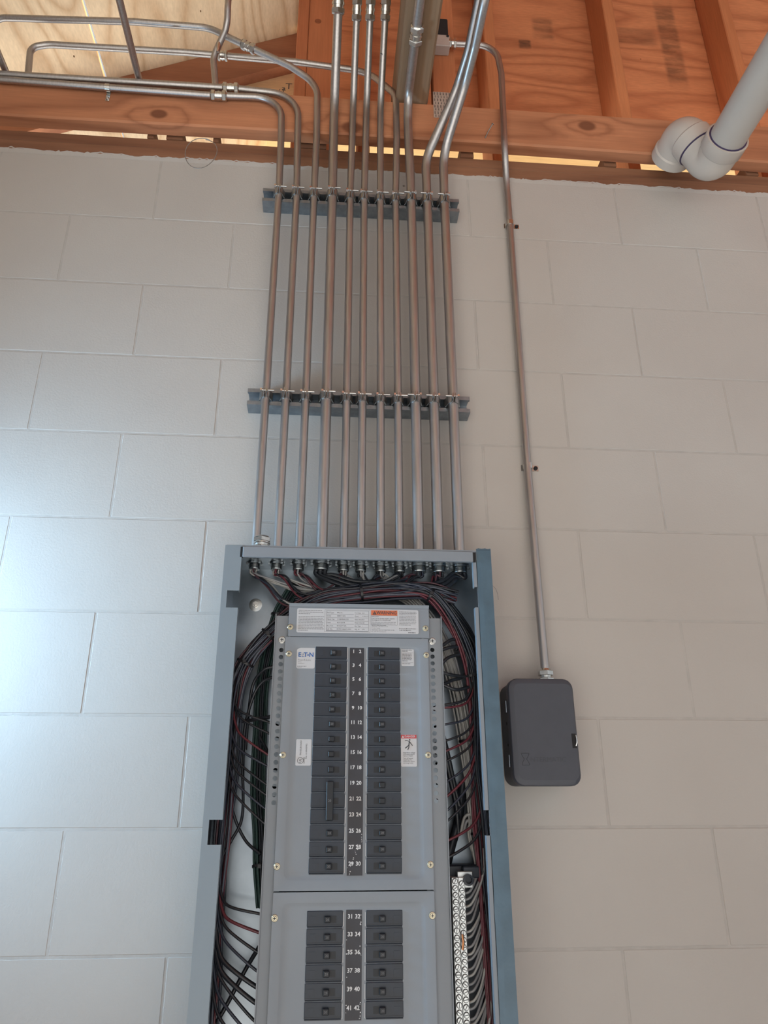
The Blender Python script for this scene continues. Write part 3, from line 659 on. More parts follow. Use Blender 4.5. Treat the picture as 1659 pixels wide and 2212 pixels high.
# white plastic pipe with elbows
t = thing('plastic_pipe', 'fat white plastic pipe with two elbows coming overhead at upper right', 'pipe', P(1500, 320, -.1))
RP = .0445
P1 = P(1573, 296, -.215); C1 = Vector((P1.x, -.128, P1.z)); C2 = P(1478, 286, -.128); E2 = Vector((C2.x, -.0425, C2.z))
mid = C1.lerp(C2, .52); dm = (C2-C1).normalized()
MB().tube([Vector((P1.x, -3.2, P1.z)), P1+Vector((0, .01, 0))], RP, 32).build('pipe', M['pvc'], t, True, 40)
def elbow(a, c, b, name):
    m = MB(); pts = fillet([a, c, b], .052, 12); m.tube(pts, RP*1.105, 32); o = m.build(name, M['pvcd'], t, True, 40); return o
e1 = elbow(P1+Vector((0, .03, 0)), C1, mid+dm*.004, 'elbow'); e2 = elbow(mid, C2, E2, 'elbow')
MB().lathe(P1, (0, 1, 0), [(0, RP*1.10), (.0005, RP*1.19), (.036, RP*1.19), (.041, RP*1.10)], 32).build('socket', M['pvcd'], e1, True, 40)
MB().lathe(mid-dm*.002, dm, [(0, RP*1.11), (.0005, RP*1.20), (.034, RP*1.20), (.039, RP*1.10)], 32).build('socket', M['pvcd'], e2, True, 40)
MB().lathe((E2.x, E2.y-.030, E2.z), (0, 1, 0), [(0, RP*1.10), (.004, RP*1.19), (.029, RP*1.19)], 32).build('socket', M['pvcd'], e2, True, 40)
MB().lathe(P1-Vector((0, .0015, 0)), (0, 1, 0), [(0, RP*1.01), (.0004, RP*1.085), (.002, RP*1.085)], 32).build('primer_ring', M['primer'], e1, True, 40)
MB().lathe(mid-dm*.0045, dm, [(0, RP*1.112), (.0004, RP*1.165), (.003, RP*1.165)], 32).build('primer_ring', M['primer'], e2, True, 40)

# ------------------------------------------------------------------ the panelboard
XL, XRT, YF = -.195, .3175, -.148
PB = .62
panel = thing('electrical_panel', 'open grey electrical panelboard with two columns of black breakers on the block wall', 'panel', ((XL+XRT)/2, 0, PB))
def part(mb, name, mat, parent=panel, smooth=False, angle=35): return mb.build(name, M[mat] if isinstance(mat, str) else mat, parent, smooth, angle)
FL = .031                                    # flange widths
part(MB().box(XL, XRT, -.0045, -.0025, PB, BXT), 'back_plate', 'galv')
part(MB().box(XL, XL+.002, YF, -.0045, PB, BXT), 'side_plate', 'galv')
part(MB().box(XRT-.002, XRT, YF, -.0045, PB, BXT), 'side_plate', 'galv')
part(MB().box(XL+.002, XRT-.002, YF+.003, -.0045, BXT-.002, BXT), 'top_plate', 'galv')
part(MB().box(XL+.002, XRT-.002, YF+.003, -.0045, PB, PB+.002), 'bottom_plate', 'galv')
def zat(px, py): return P(px, py, YF).z
# left flange with two rectangular slots opening to the inside
sl = [(zat(500, 1313), zat(500, 1276), .022), (zat(465, 1825), zat(465, 1771), .022)]
m = MB(); zz = BXT
for a, b, wd in sl:
    m.box(XL, XL+FL, YF-.002, YF, b, zz); m.box(XL, XL+FL-wd, YF-.002, YF, a, b); zz = a
m.box(XL, XL+FL, YF-.002, YF, PB, zz)
m.box(XL-.0012, XL, YF-.002, -.0045, PB, BXT)
zz = BXT-.024
for a, b, wd in sl: m.box(XL+FL-.002, XL+FL, YF, YF+.012, b, zz); zz = a
m.box(XL+FL-.002, XL+FL, YF, YF+.012, PB, zz)
part(m, 'flange', 'greyd')
# right flange: grey inner lip and the strip still under blue film
xi = XRT-.0455
m = MB(); zz = BXT
sr = [(zat(1030, 1312), zat(1030, 1268), .008), (zat(1061, 1805), zat(1061, 1750), .008)]
for a, b, wd in sr: m.box(xi+.016-wd*.4, XRT-.026, YF+.001, YF+.003, a, b) if False else None
zz = BXT-.021
for a, b, wd in sr:
    m.box(xi+.010, XRT-.026, YF, YF+.002, b, zz); zz = a
m.box(xi+.010, XRT-.026, YF, YF+.002, PB, zz)
zz = BXT-.021
for a, b, wd in sr: m.box(xi+.010, xi+.012, YF+.002, YF+.014, b, zz); zz = a
m.box(xi+.010, xi+.012, YF+.002, YF+.014, PB, zz)
m.box(XRT-.029, XRT, YF, YF+.002, PB, BXT)
part(m, 'flange', 'grey')
m = MB(); NZ = 60; V = []; x0 = XRT-.0285
for i in range(NZ+1):
    z = PB+(BXT+.003-PB)*i/NZ; j = random.uniform(-.0005, .0005)
    V += [(x0+random.uniform(-.0004, .0004), YF-.0016, z), (x0+.010, YF-.0020+j*.5, z), (XRT+.0005, YF-.0018, z), (XRT+.0014+abs(j), YF+.010, z)]
F = [(4*i+k, 4*i+k+1, 4*i+k+5, 4*i+k+4) for i in range(NZ) for k in range(3)]
m.add(V, F); tz = BXT+.003
for k in range(9):
    xx = x0+k*(XRT-x0)/9; hh = random.uniform(.001, .004); m.box(xx, xx+.0034, YF-.0026, YF-.001, tz-.002, tz+hh*.6)
part(m, 'protective_film', 'film')['label'] = 'blue protective film on the right flange'
part(MB().tube([(XRT+.001, YF, 2.058), (XRT+.006, YF-.001, 2.052), (XRT+.009, YF-.002, 2.042), (XRT+.010, YF-.001, 2.030)], .0003, 5), 'film_shred', 'ink')
# top flange bar
xt0, xt1 = P(520, 1195, YF).x, P(1021, 1200, YF).x
m = MB(); m.bbox(xt0+.004, xt1, YF-.004, YF+.004, BXT-.0235, BXT-.0025, .001); m.box(XL+.001, XRT-.029, YF-.0005, YF+.004, BXT-.003, BXT+.0012); part(m, 'top_flange', 'grey')
part(MB().box(xt0-.0005, xt0+.004, YF-.003, YF+.003, BXT-.0235, BXT-.003).box(xt1, xt1+.005, YF-.003, YF+.003, BXT-.0235, BXT-.004), 'top_flange_end', 'dark')
# capped spare connector on top of the box
q = P(566, 1174, -.118); m = MB(); s_ = (q.x, -.118, BXT+.0008); m.lathe(s_, (0, 0, 1), [(0, .0165), (.004, .0165)], 20); nut(m, s_, (0, 0, 1), .004, .009, .0178); m.lathe(s_, (0, 0, 1), [(.009, .0145), (.013, .0150), (.014, .0162), (.0165, .0162)], 20); nut(m, s_, (0, 0, 1), .0165, .026, .0178); m.lathe(s_, (0, 0, 1), [(.026, .0160), (.029, .013), (.0292, .006)], 20)
part(m, 'spare_connector', 'fit', smooth=True, angle=30)
# fixing bolts through the back
for px_, py_ in ((552, 1306), (968, 1330)):
    q = P(px_, py_, -.008); m = MB(); m.lathe((q.x, -.0045, q.z), (0, -1, 0), [(0, .0135), (.0018, .0135), (.002, .012)], 18); m.lathe((q.x, -.0065, q.z), (0, -1, 0), [(0, .0065), (.005, .0065)], 6); m.lathe((q.x, -.011, q.z), (0, -1, 0), [(0, .0035), (.006, .003)], 10)
    part(m, 'fixing_bolt', 'fit', smooth=True, angle=30)

# inner chassis: two rails with round holes, label plate, two embossed dead-front plates
YD = -.132
RX0, RX1, DX0, DX1 = -.0945, .2190, -.0755, .1925
def hole_rail(x0, x1, xc, zlist, r, y, zt, zb, name):
    m = MB(); n = 16; half = .0056; zz = zt
    def quad(a, b, c, d): m.add([(a, y, c), (b, y, c), (b, y, d), (a, y, d)], [(0, 1, 2, 3)])
    for zc in zlist:
        quad(x0, x1, zc+half, zz); quad(x0, xc-half, zc-half, zc+half); quad(xc+half, x1, zc-half, zc+half)
        I = []; O = []; D = []
        for k in range(n):
            a = 2*math.pi*k/n+math.pi/4; c, s = math.cos(a), math.sin(a); q = half/max(abs(c), abs(s))
            O.append((xc+c*q, y, zc+s*q)); I.append((xc+c*r, y, zc+s*r)); D.append((xc+c*r, y+.0018, zc+s*r))
        m.loops([O, I, D], False); zz = zc-half
    quad(x0, x1, zb, zz)
    return m
zl = [P(605, 1405, -.124).z]; 
zR = [P(935.5+.0*i, 1404, -.124).z for i in range(1)]
ZB = .80
hz = [1.931-.01285*0-.0128*0]
def hz_list(ytop, ybot, n, x): 
    a, b = P(x, ytop, -.124).z, P(x, ybot, -.124).z; return [a+(b-a)*i/(n-1) for i in range(n)]
hl = hz_list(1404, 1734, 21, 600); hr = hz_list(1404, 1730, 22, 938)
HXL, HXR = P(600, 1560, -.124).x, P(938, 1560, -.124).x
HXR = min(HXR, RX1-.0105)
HXL = max(HXL, RX0+.0105)
ZR = P(600, 1330, -.124).z
m = hole_rail(RX0, DX0+.006, HXL, hl, .0041, -.124, ZR, ZB, 'l')
m.box(RX0-.0012, RX0+.0006, -.1275, -.095, ZB, ZR+.003)
part(m, 'chassis_rail', 'grey')
m = hole_rail(DX1-.006, RX1, HXR, hr, .0041, -.124, ZR, ZB, 'r')
m.box(RX1-.0006, RX1+.0012, -.1275, -.095, ZB, ZR+.003)
part(m, 'chassis_rail', 'grey')
part(MB().box(DX0+.008, DX1-.008, -.100, -.050, ZB, ZR-.02), 'bus_chassis', 'dark')
# label plate at the top with bent upper edge
LX0, LX1, LZ0, LZ1 = P(626, 1310, YD).x, P(925, 1312, YD).x, 1.9575, 2.0200
m = MB(); m.bbox(LX0-.001, LX1+.001, YD, YD+.002, LZ0, LZ1-.006, .0006); m.add([(LX0-.001, YD, LZ1-.006), (LX1+.001, YD, LZ1-.006), (LX1+.001, YD-.004, LZ1), (LX0-.001, YD-.004, LZ1), (LX1+.001, YD+.02, LZ1), (LX0-.001, YD+.02, LZ1)], [(0, 1, 2, 3), (3, 2, 4, 5)])
part(m, 'label_plate', 'grey')
def deadfront(z0, z1, ins):
    m = MB(); e = lambda g, y, r: rrect(DX0+g, DX1-g, z0+g*ins, z1-g*ins, r, y, 6)
    m.loops([e(0, YD+.006, .0015), e(.0004, YD, .0015), e(.0150, YD, .012), e(.0170, YD+.0007, .0115), e(.0205, YD+.0020, .0105), e(.0235, YD+.0025, .0100)], True)
    return part(m, 'dead_front_plate', 'grey', smooth=True, angle=20)
DF1 = deadfront(1.5318, 1.9570, 1.0); DF2 = deadfront(1.02, 1.5306, 1.0)
YE = YD+.0025
def screw_mesh(r, y0):
    m = MB(); m.lathe((0, y0, 0), (0, -1, 0), [(0, r), (.0010, r), (.0016, r*.85)], 18); m.lathe((0, y0-.0012, 0), (0, -1, 0), [(0, r*.72), (.0028, r*.70), (.0032, r*.6)], 6)
    m.mat(1); m.box(-r*.42, r*.42, y0-.0046, y0-.0040, -r*.12, r*.12).box(-r*.12, r*.12, y0-.0046, y0-.0040, -r*.42, r*.42); return m
sm = screw_mesh(.0056, YD).mesh('screw', [M['brass'], M['ink']], True, 30); sm2 = screw_mesh(.0068, -.124).mesh('screw', [M['fit'], M['ink']], True, 30)
for px_, py_ in ((627, 1354), (919, 1357), (624, 1412), (921, 1415), (611, 1631), (925, 1631), (598, 1872), (930, 1868), (593, 1984), (934, 1978)):
    q = P(px_, py_, YD-.002); link('screw', sm, panel, (q.x, 0, q.z))
for px_, py_ in ((609, 1382), (934, 1385)):
    q = P(px_, py_, -.126); link('screw', sm2, panel, (min(max(q.x, RX0+.008), RX1-.008), 0, q.z))

# breakers: 21 rows of two, numbered strip between them
PIT = .0256
BLX = (-.0185, .0400); BRX = (.0785, .1385); SXs = (.0455, .0718)
YB = YE-.0016
def breaker_body(x0, x1, mirror):
    m = MB(); h = PIT/2; m.bbox(x0, x1, YB, YE+.035, -h+.0022, h-.0004, .0007)
    m.bbox(x0+.0005, x1-.0005, YB+.0007, YE+.03, -h+.0004, -h+.0020, .0003)
    m.mat(1).box(x0+.0004, x1-.0004, YB-.00015, YB+.0004, -h+.0046, -h+.0052); m.mat(0)
    m.mat(1)
    rx0, rx1 = (x0+.0275, x0+.0480) if not mirror else (x1-.0480, x1-.0275)
    m.box(rx0, rx1, YB-.0004, YB+.0004, -.0052, .0052)
    m.mat(0)
    w0 = (x0+.005, x0+.015) if not mirror else (x1-.015, x1-.005)
    m.box(w0[0], w0[1], YB-.0005, YB+.0004, -.0048, .0048)
    m.mat(2)                                     # lit edge of the plate cutout, its brightness painted as a white strip
    if not mirror: m.box(x1+.0008, x1+.0019, YE-.0010, YE+.001, -h+.0022, h-.0030)
    else: m.box(x0-.0019, x0-.0008, YE-.0010, YE+.001, -h+.0022, h-.0030)
    return m.mesh('circuit_breaker', [M['black'], M['black2'], M['white']])
def handle(x0, x1, mirror, rating):
    m = MB(); hx0, hx1 = (x0+.0285, x0+.0385) if not mirror else (x1-.0385, x1-.0285)
    m.bbox(hx0, hx1, YB-.0065, YB+.001, -.0046, .0046, .0010)
    m.mat(1)
    if rating: m.text('20', ((hx0+hx1)/2, YB-.0067, 0), .0050)
    return m.mesh('handle', [M['black2'], M['inkg']])
bl, br_ = breaker_body(*BLX, False), breaker_body(*BRX, True)
hm = {(s, r): handle(*(BRX if s else BLX), s, r) for s in (False, True) for r in (False, True)}
rows = [1.9400-PIT*(i+.5) for i in range(15)]+[1.5030-PIT*(i+.5) for i in range(6)]
def two_level(o, p): adopt(o, p); return o
norate = {6, 7, 8, 9, 10, 11}
for i, z in enumerate(rows):
    for side in (False, True):
        o = link('circuit_breaker', br_ if side else bl, panel, (0, 0, z))
        if not side and i in (9, 10, 11): continue
        rate = not (i in norate and (not side or i in (6, 7, 9, 10, 11)))
        hobj = link('handle', hm[(side, rate)]); hobj.parent = o
# three-pole handle tie on 19-21-23
hx0 = BLX[0]+.0265; m = MB(); m.bbox(hx0, hx0+.0125, YB-.012, YB-.004, rows[11]-.006, rows[9]+.006, .0012)
for i in (9, 10, 11): m.bbox(hx0+.002, hx0+.0105, YB-.006, YB+.001, rows[i]-.0045, rows[i]+.0045, .0008)
m.mat(1); m.text('20', (hx0+.006, YB-.0122, rows[10]), .0055)
m.build('handle_tie', [M['black2'], M['inkg']], panel)['label'] = 'three-pole black handle tie'
for zt, zb, r0, r1_ in ((1.9405, 1.5545, 0, 15), (1.5035, 1.3490, 15, 21)):
    st = part(MB().box(SXs[0], SXs[1], YE-.0010, YE+.0005, zb, zt), 'number_strip', 'strip')
    for i in range(r0, r1_):
        for k in (0, 1):
            n_ = 2*i+1+k; m = MB(); m.flat = True; m.text(str(n_), (SXs[0]+(.0070 if k == 0 else .0190), YE-.0013, rows[i]+.0035), .0088, bold=.024)
            m.build('number', M['number'], st)
    m = MB(); random.seed(3)
    for k in range(26 if r0 == 0 else 22):        # scuffs where the strip coating is chipped
        if r0 == 0:
            u = random.random(); x_, z_ = SXs[0]+.002+u*.024+random.uniform(-.003, .003), zb+.004+u*.055+random.uniform(-.006, .006)
        else: x_, z_ = random.choice([SXs[0]+.001, SXs[1]-.002, SXs[1]-.003])+random.uniform(-.001, .001), random.uniform(zb, zt)
        x_ = min(max(x_, SXs[0]+.0006), SXs[1]-.0024)
        m.box(x_, x_+random.uniform(.0005, .0018), YE-.00125, YE-.0008, z_, z_+random.uniform(.0003, .0016))
    part(m, 'chipped_coating', 'number', st)

# stickers
def sticker(name, x0, x1, z0, z1, y, r=.003):
    m = MB(); m.loops([rrect(x0, x1, z0, z1, r, y+.0004), rrect(x0, x1, z0, z1, r, y)], True); return part(m, name, 'white')
def printed(st, m, mats): m.flat = True; return m.build('print', mats, st)
def lines(m, x0, x1, z, n, dz, h, last=.6, seed=1):   # unreadable small print: rows of short dashes
    rd = random.Random(seed)
    for i in range(n):
        x = x0; end = x1 if i < n-1 else x0+(x1-x0)*last; end -= rd.uniform(0, .06)*(x1-x0)
        while x < end-.001:
            wd = min(rd.uniform(.0015, .0060), end-x); m.add([(x, Y_, z-i*dz), (x+wd, Y_, z-i*dz), (x+wd, Y_, z-i*dz+h), (x, Y_, z-i*dz+h)], [(0, 1, 2, 3)]); x += wd+.0006
def rect(m, x0, x1, z0, z1, y): m.add([(x0, y, z0), (x1, y, z0), (x1, y, z1), (x0, y, z1)], [(0, 1, 2, 3)])
def frame(m, x0, x1, z0, z1, t, y): rect(m, x0, x1, z0, z0+t, y); rect(m, x0, x1, z1-t, z1, y); rect(m, x0, x0+t, z0+t, z1-t, y); rect(m, x1-t, x1, z0+t, z1-t, y)
Y0 = YD-.0005; Y_ = Y0-.0002
ra, rb = P(640, 1366, YD), P(905, 1319, YD); X0, X1 = P(641, 1342, YD).x, P(904, 1346, YD).x; Z1, Z0 = P(770, 1316, YD).z, P(770, 1368, YD).z
st = sticker('rating_label', X0, X1, Z0, Z1, Y0); Wd, Ht = X1-X0, Z1-Z0
m = MB(); m.mat(1); lines(m, X0+.003, X0+.0+Wd*.215, Z1-.0045, 3, .0033, .0010, .5, 2); lines(m, X0+.003, X0+Wd*.225, Z1-.0165, 10, .0029, .0010, .4, 3)
m.mat(0); fx0, fx1 = X0+Wd*.240, X0+Wd*.588; frame(m, fx0-.003, fx1+.003, Z0+.002, Z1-.002, .0003, Y_); frame(m, fx0, fx1, Z0+.0035, Z1-.0035, .0004, Y_)
rl_ = [('Pnl Type', 'PRL1A'), ('Volts', '208Y/120V'), ('Neut Cat', '1126NNAG25'), ('Date', '6/21/2018'), ('Bus Cat', 'EC6L0712R'), ('Job No.', 'ECM1346623-002')]
rr_ = [('Pnl Amps', '225'), ('Phase', '3 Wire 4'), ('Neut Amps', '225'), ('Neut Volts', '120'), ('Bus Type', '1'), ('Mfg. At', 'GP5')]
rh = (Ht-.0085)/6; fm = fx0+(fx1-fx0)*.66
for i in range(6):
    zc = Z1-.0045-rh*(i+.5); m.text(rl_[i][0], (fx0+.0012, Y_, zc), .0037, align='LEFT'); m.text(rl_[i][1], (fx0+.0200, Y_, zc), .0037, align='LEFT')
    m.text(rr_[i][0], (fm+.0008, Y_, zc), .0031, align='LEFT'); m.text(rr_[i][1], (fm+.0145, Y_, zc), .0031, align='LEFT')
    rect(m, fx0+.001, fm-.0008, zc-rh*.5-.0001, zc-rh*.5+.0003, Y_); rect(m, fm+.0005, fx1-.001, zc-rh*.5-.0001, zc-rh*.5+.0003, Y_)
wx0, wx1 = X0+Wd*.607, X0+Wd*.825
m.mat(2); rect(m, wx0, wx1, Z1-.0115, Z1-.0015, Y_)
m.mat(0); m.text('WARNING', (wx0+(wx1-wx0)*.59, Y_-.0002, Z1-.0066), .0086, bold=.018, sx=.92)
tx = wx0+.0068; m.add([(tx-.0038, Y_-.0002, Z1-.0100), (tx+.0038, Y_-.0002, Z1-.0100), (tx, Y_-.0002, Z1-.0030)], [(0, 1, 2)]); m.mat(2).text('!', (tx, Y_-.0004, Z1-.0076), .0045, bold=.01)
m.mat(0); frame(m, wx0, wx1, Z0+.0165, Z1-.0115, .0003, Y_)
m.text('EXPLOSION', (wx0+.001, Y_, Z1-.0142), .0026, align='LEFT', bold=.01); m.text('CAN CAUSE SEVERE INJURY, DEATH', (wx0+.001, Y_, Z1-.0178), .0027, align='LEFT', bold=.01, sx=1.0); m.text('OR DAMAGE TO PANELBOARD.', (wx0+.001, Y_, Z1-.0208), .0026, align='LEFT', bold=.01)
m.mat(1); lines(m, wx0+.001, wx1-.001, Z1-.0250, 3, .0030, .0010, .6, 5)
m.text('Maximum - See Main Circuit', (wx0+.001, Y_, Z0+.0135), .0027, align='LEFT'); m.text('Breaker Rating', (wx0+.001, Y_, Z0+.0103), .0027, align='LEFT')
m.mat(0); m.text('TERMINALS ARE SUITABLE FOR CU OR', (wx0+.001, Y_, Z0+.0066), .0025, align='LEFT'); m.text('AL - Use 75 C Conductors', (wx0+.001, Y_, Z0+.0035), .0025, align='LEFT')
m.mat(1); lines(m, wx1+.0035, X1-.0035, Z1-.0045, 10, .0028, .0010, .7, 7); m.mat(0); m.text('Permanently Mounted Breakers', (wx1+.003, Y_, Z0+.0100), .0025, align='LEFT', bold=.008); m.text('To Be 100A Maximum', (wx1+.003, Y_, Z0+.0068), .0025, align='LEFT', bold=.008); lines(m, X1-.020, X1-.004, Z0+.0018, 1, .003, .0011, 1.0, 9)
printed(st, m, [M['ink'], M['inkg'], M['orange']])
# maker's sticker
Y0 = YE-.0005; Y_ = Y0-.0002
X0, X1 = P(641, 1420, YE).x, P(682, 1420, YE).x; X1 = min(X1, BLX[0]-.0006); Z1, Z0 = P(662, 1393, YE).z, P(662, 1444, YE).z
st = sticker('maker_sticker', X0, X1, Z0, Z1, Y0); m = MB(); zc = Z0+(Z1-Z0)*.57
xx = X0+.0025; sz = .0112; m.mat(0)
m.text('E', (xx, Y_, zc), sz, align='LEFT', bold=.03); m.text('T', (xx+.0102, Y_, zc), sz, align='LEFT', bold=.03); m.text('N', (xx+.0200, Y_, zc), sz, align='LEFT', bold=.03)
ap = xx+.0088
m.add([(ap-.0019, Y_, zc-.0040), (ap-.0004, Y_, zc-.0040), (ap+.0002, Y_, zc-.0020), (ap-.0008, Y_, zc-.0012)], [(0, 1, 2, 3)]); m.add([(ap-.0008, Y_, zc+.0000), (ap+.0010, Y_, zc+.0000), (ap+.0004, Y_, zc+.0034)], [(0, 1, 2)]); rect(m, ap+.0008, ap+.0026, zc-.0040, zc-.0026, Y_)
m.lathe((xx+.0182, Y_+.0001, zc-.0002), (0, -1, 0), [(0, .0015), (.0001, .0015)], 12)
m.mat(1); m.text('Pow-R-Line', (xx, Y_, zc-.0095), .0050, align='LEFT'); m.text('PRL1a', (xx, Y_, zc-.0130), .0026, align='LEFT'); m.text('Panelboard', (xx, Y_, zc-.0157), .0026, align='LEFT'); lines(m, xx-.001, xx+.016, Z0+.0035, 2, .0017, .0008, .6, 4)
printed(st, m, [M['blue'], M['inkg']])
# instruction sticker
X0, X1 = P(867, 1418, YE).x, P(894, 1418, YE).x; X0 = max(X0, BRX[1]+.0006); Z1, Z0 = P(880, 1396, YE).z, P(880, 1439, YE).z
st = sticker('instruction_sticker', X0, X1, Z0, Z1, Y0, .002); m = MB(); lines(m, X0+.0015, X1-.003, Z1-.0035, 4, .0022, .0009, .6, 11); lines(m, X0+.0015, X1-.004, Z1-.0150, 7, .0022, .0009, .6, 12); lines(m, X0+.0015, X1-.005, Z1-.0335, 1, .002, .0009, .9, 13); rect(m, X0+.0015, X1-.0015, Z1-.0126, Z1-.0123, Y_); rect(m, X0+.0015, X1-.0015, Z1-.0308, Z1-.0305, Y_)
printed(st, m, [M['ink']])
# danger sticker
X0, X1 = P(866, 1620, YE).x, P(900, 1620, YE).x; X0 = max(X0, BRX[1]+.0006); Z1, Z0 = P(884, 1587, YE).z, P(884, 1656, YE).z
st = sticker('danger_sticker', X0, X1, Z0, Z1, Y0, .002); m = MB(); m.mat(0); rect(m, X0, X1, Z1-.0065, Z1-.0003, Y_)
m.mat(1); m.text('DANGER', ((X0+X1)/2+.0022, Y_-.0002, Z1-.0034), .0050, bold=.015, sx=.95); tx = X0+.0036; m.add([(tx-.0022, Y_-.0002, Z1-.0054), (tx+.0022, Y_-.0002, Z1-.0054), (tx, Y_-.0002, Z1-.0014)], [(0, 1, 2)])
m.mat(2); cx_, cz_ = (X0+X1)/2+.0005, Z1-.0175
def limb(pts, r): m.tube([(cx_+a, Y_, cz_+b) for a, b in pts], r, 6)
m.lathe((cx_+.0012, Y_, cz_+.0085), (0, -1, 0), [(0, .0014), (.0002, .0014)], 10)
limb([(.0005, .0062), (-.0002, .0000)], .0011); limb([(.0005, .0058), (-.004, .0072), (-.0075, .0068)], .0006); limb([(.0008, .0056), (.0035, .0020), (.0062, -.0015)], .0007); limb([(-.0002, .0), (-.003, -.003), (-.0072, -.0060)], .0008); limb([(.0, .0), (-.0005, -.0045), (-.0025, -.0088)], .0008)
for i, tx_ in enumerate(('Hazardous voltage.', 'Will cause severe', 'injury or death.')): m.text(tx_, (X0+.0035, Y_, Z1-.0310-i*.0027), .0029, align='LEFT', bold=.008)
for i, tx_ in enumerate(('Turn off power', 'supplying this', 'equipment before', 'servicing inside.')): m.text(tx_, (X0+.0035, Y_, Z1-.0405-i*.0027), .0029, align='LEFT')
printed(st, m, [M['red'], M['white'], M['ink']])
# listing sticker, lettering turned upright
X0, X1 = P(639, 1625, YE).x, P(672, 1625, YE).x; X1 = min(X1, BLX[0]-.0006); Z1, Z0 = P(655, 1597, YE).z, P(655, 1654, YE).z
st = sticker('listing_sticker', X0, X1, Z0, Z1, Y0, .002); m = MB(); U = dict(right=(0, 0, 1), up=(-1, 0, 0))
m.text('PANELBOARD', (X0+.0085, Y_, Z0+.0175), .0040, align='LEFT', **U); m.text('No. A 83603902', (X0+.0185, Y_, Z0+.0115), .0038, align='LEFT', **U); m.text('LISTED', (X0+.0150, Y_, Z0+.0035), .0036, align='LEFT', bold=.01, **U)
cc_ = (X0+.0085, Y_, Z0+.0085); m.text('UL', cc_, .0058, bold=.012, **U)
for k in range(24):
    a, b_ = 2*math.pi*k/24, 2*math.pi*(k+1)/24; m.add([(cc_[0]+r_*math.cos(q), Y_, cc_[2]+r_*math.sin(q)) for r_, q in ((.0048, a), (.0055, a), (.0055, b_), (.0048, b_))], [(0, 1, 2, 3)])
printed(st, m, [M['ink']])

# neutral bar on its black base
nb0, nb1 = P(981, 1905, -.088).x, P(1017, 1905, -.088).x
part(MB().bbox(.2235, .283, -.060, -.020, 1.00, 1.566, .003), 'neutral_base', 'black')
nbar = part(MB().bbox(.2290, .2408, -.088, -.060, 1.02, 1.5475, .001).bbox(.2412, .2530, -.085, -.060, 1.02, 1.5475, .001).bbox(.2412, .268, -.079, -.060, 1.530, 1.556, .001), 'neutral_bar', 'alu')
m = MB(); m.lathe((0, 0, 0), (0, -1, 0), [(.0008, .0041), (.0020, .0041), (.0025, .0036)], 14); m.mat(1); m.lathe((0, 0, 0), (0, -1, 0), [(0, .0049), (.0009, .0049)], 14); m.box(-.0034, .0034, -.0029, -.0020, -.0005, .0005); scr = m.mesh('terminal_screw', [M['alu'], M['ink']], True, 30)
rd = random.Random(5)
for k in range(24):
    for c in (0, 1):
        o = link('terminal_screw', scr, nbar, (.2350 if c == 0 else .2470, -.088 if c == 0 else -.085, 1.5415-k*.0108-(.004 if c else 0))); o.rotation_euler = (0, rd.uniform(0, 3.1), 0)
m = MB(); m.lathe((.259, -.079, 1.543), (0, -1, 0), [(0, .0095), (.010, .0095), (.0105, .006), (.004, .0058)], 14); m.build('lug', M['black'], nbar, True, 30)
part(MB().bbox(.252, .282, -.075, -.058, 1.5450, 1.5640, .002), 'wire_lug', 'black')
part(MB().tube([P(999, 2018, -.094), P(1001, 2034, -.095), P(1000, 2052, -.094)], .0022, 8), 'bare_conductor', 'copper', smooth=True)

# ------------------------------------------------------------------ wiring
def wire(parent, pts, r, c, seg=7): return MB().tube(spline(pts, seg), r, 7).build('wire', M['w_'+c], parent, True, 60)
def offs(pts, du, dv):
    out = []
    for i, p in enumerate(pts):
        a, b = pts[max(i-1, 0)], pts[min(i+1, len(pts)-1)]; t = (b-a).normalized(); n = t.cross(Vector((0, 1, 0)))
        n = n.normalized() if n.length > .05 else Vector((1, 0, 0)); out.append(p+n*du+Vector((0, 1, 0))*dv)
    return out
def tie(parent, p, d, r): return MB().lathe(p, d, [(-.0022, r), (.0022, r)], 14).box(p.x-.003, p.x+.003, p.y-r-.003, p.y-r+.001, p.z-.003, p.z+.003).build('cable_tie', M['tie'], parent, True, 30)
def bundle(label, path, n, spread, cols, r, seed, ties=(), flat=.6, jit=.25):
    rd = random.Random(seed); pts = [P(*q) for q in path]; t = thing('wire_bundle', label, 'wires', pts[-1]); off = []
    for k in range(n):
        a = k*2.39996; rr = spread*math.sqrt((k+.5)/n); off.append((rr*math.cos(a), rr*math.sin(a)*flat))
    for k in range(n):
        du, dv = off[k]; q = offs(pts, du, dv); q = [p+Vector((rd.uniform(-1, 1), rd.uniform(-1, 1)*.6, rd.uniform(-1, 1)))*spread*jit for p in q]
        wire(t, q, r*rd.uniform(.92, 1.08), cols[k % len(cols)])
    for i in ties:
        d = pts[min(i+1, len(pts)-1)]-pts[i-1]; tie(t, pts[i], d, spread*1.15)
    return t, pts
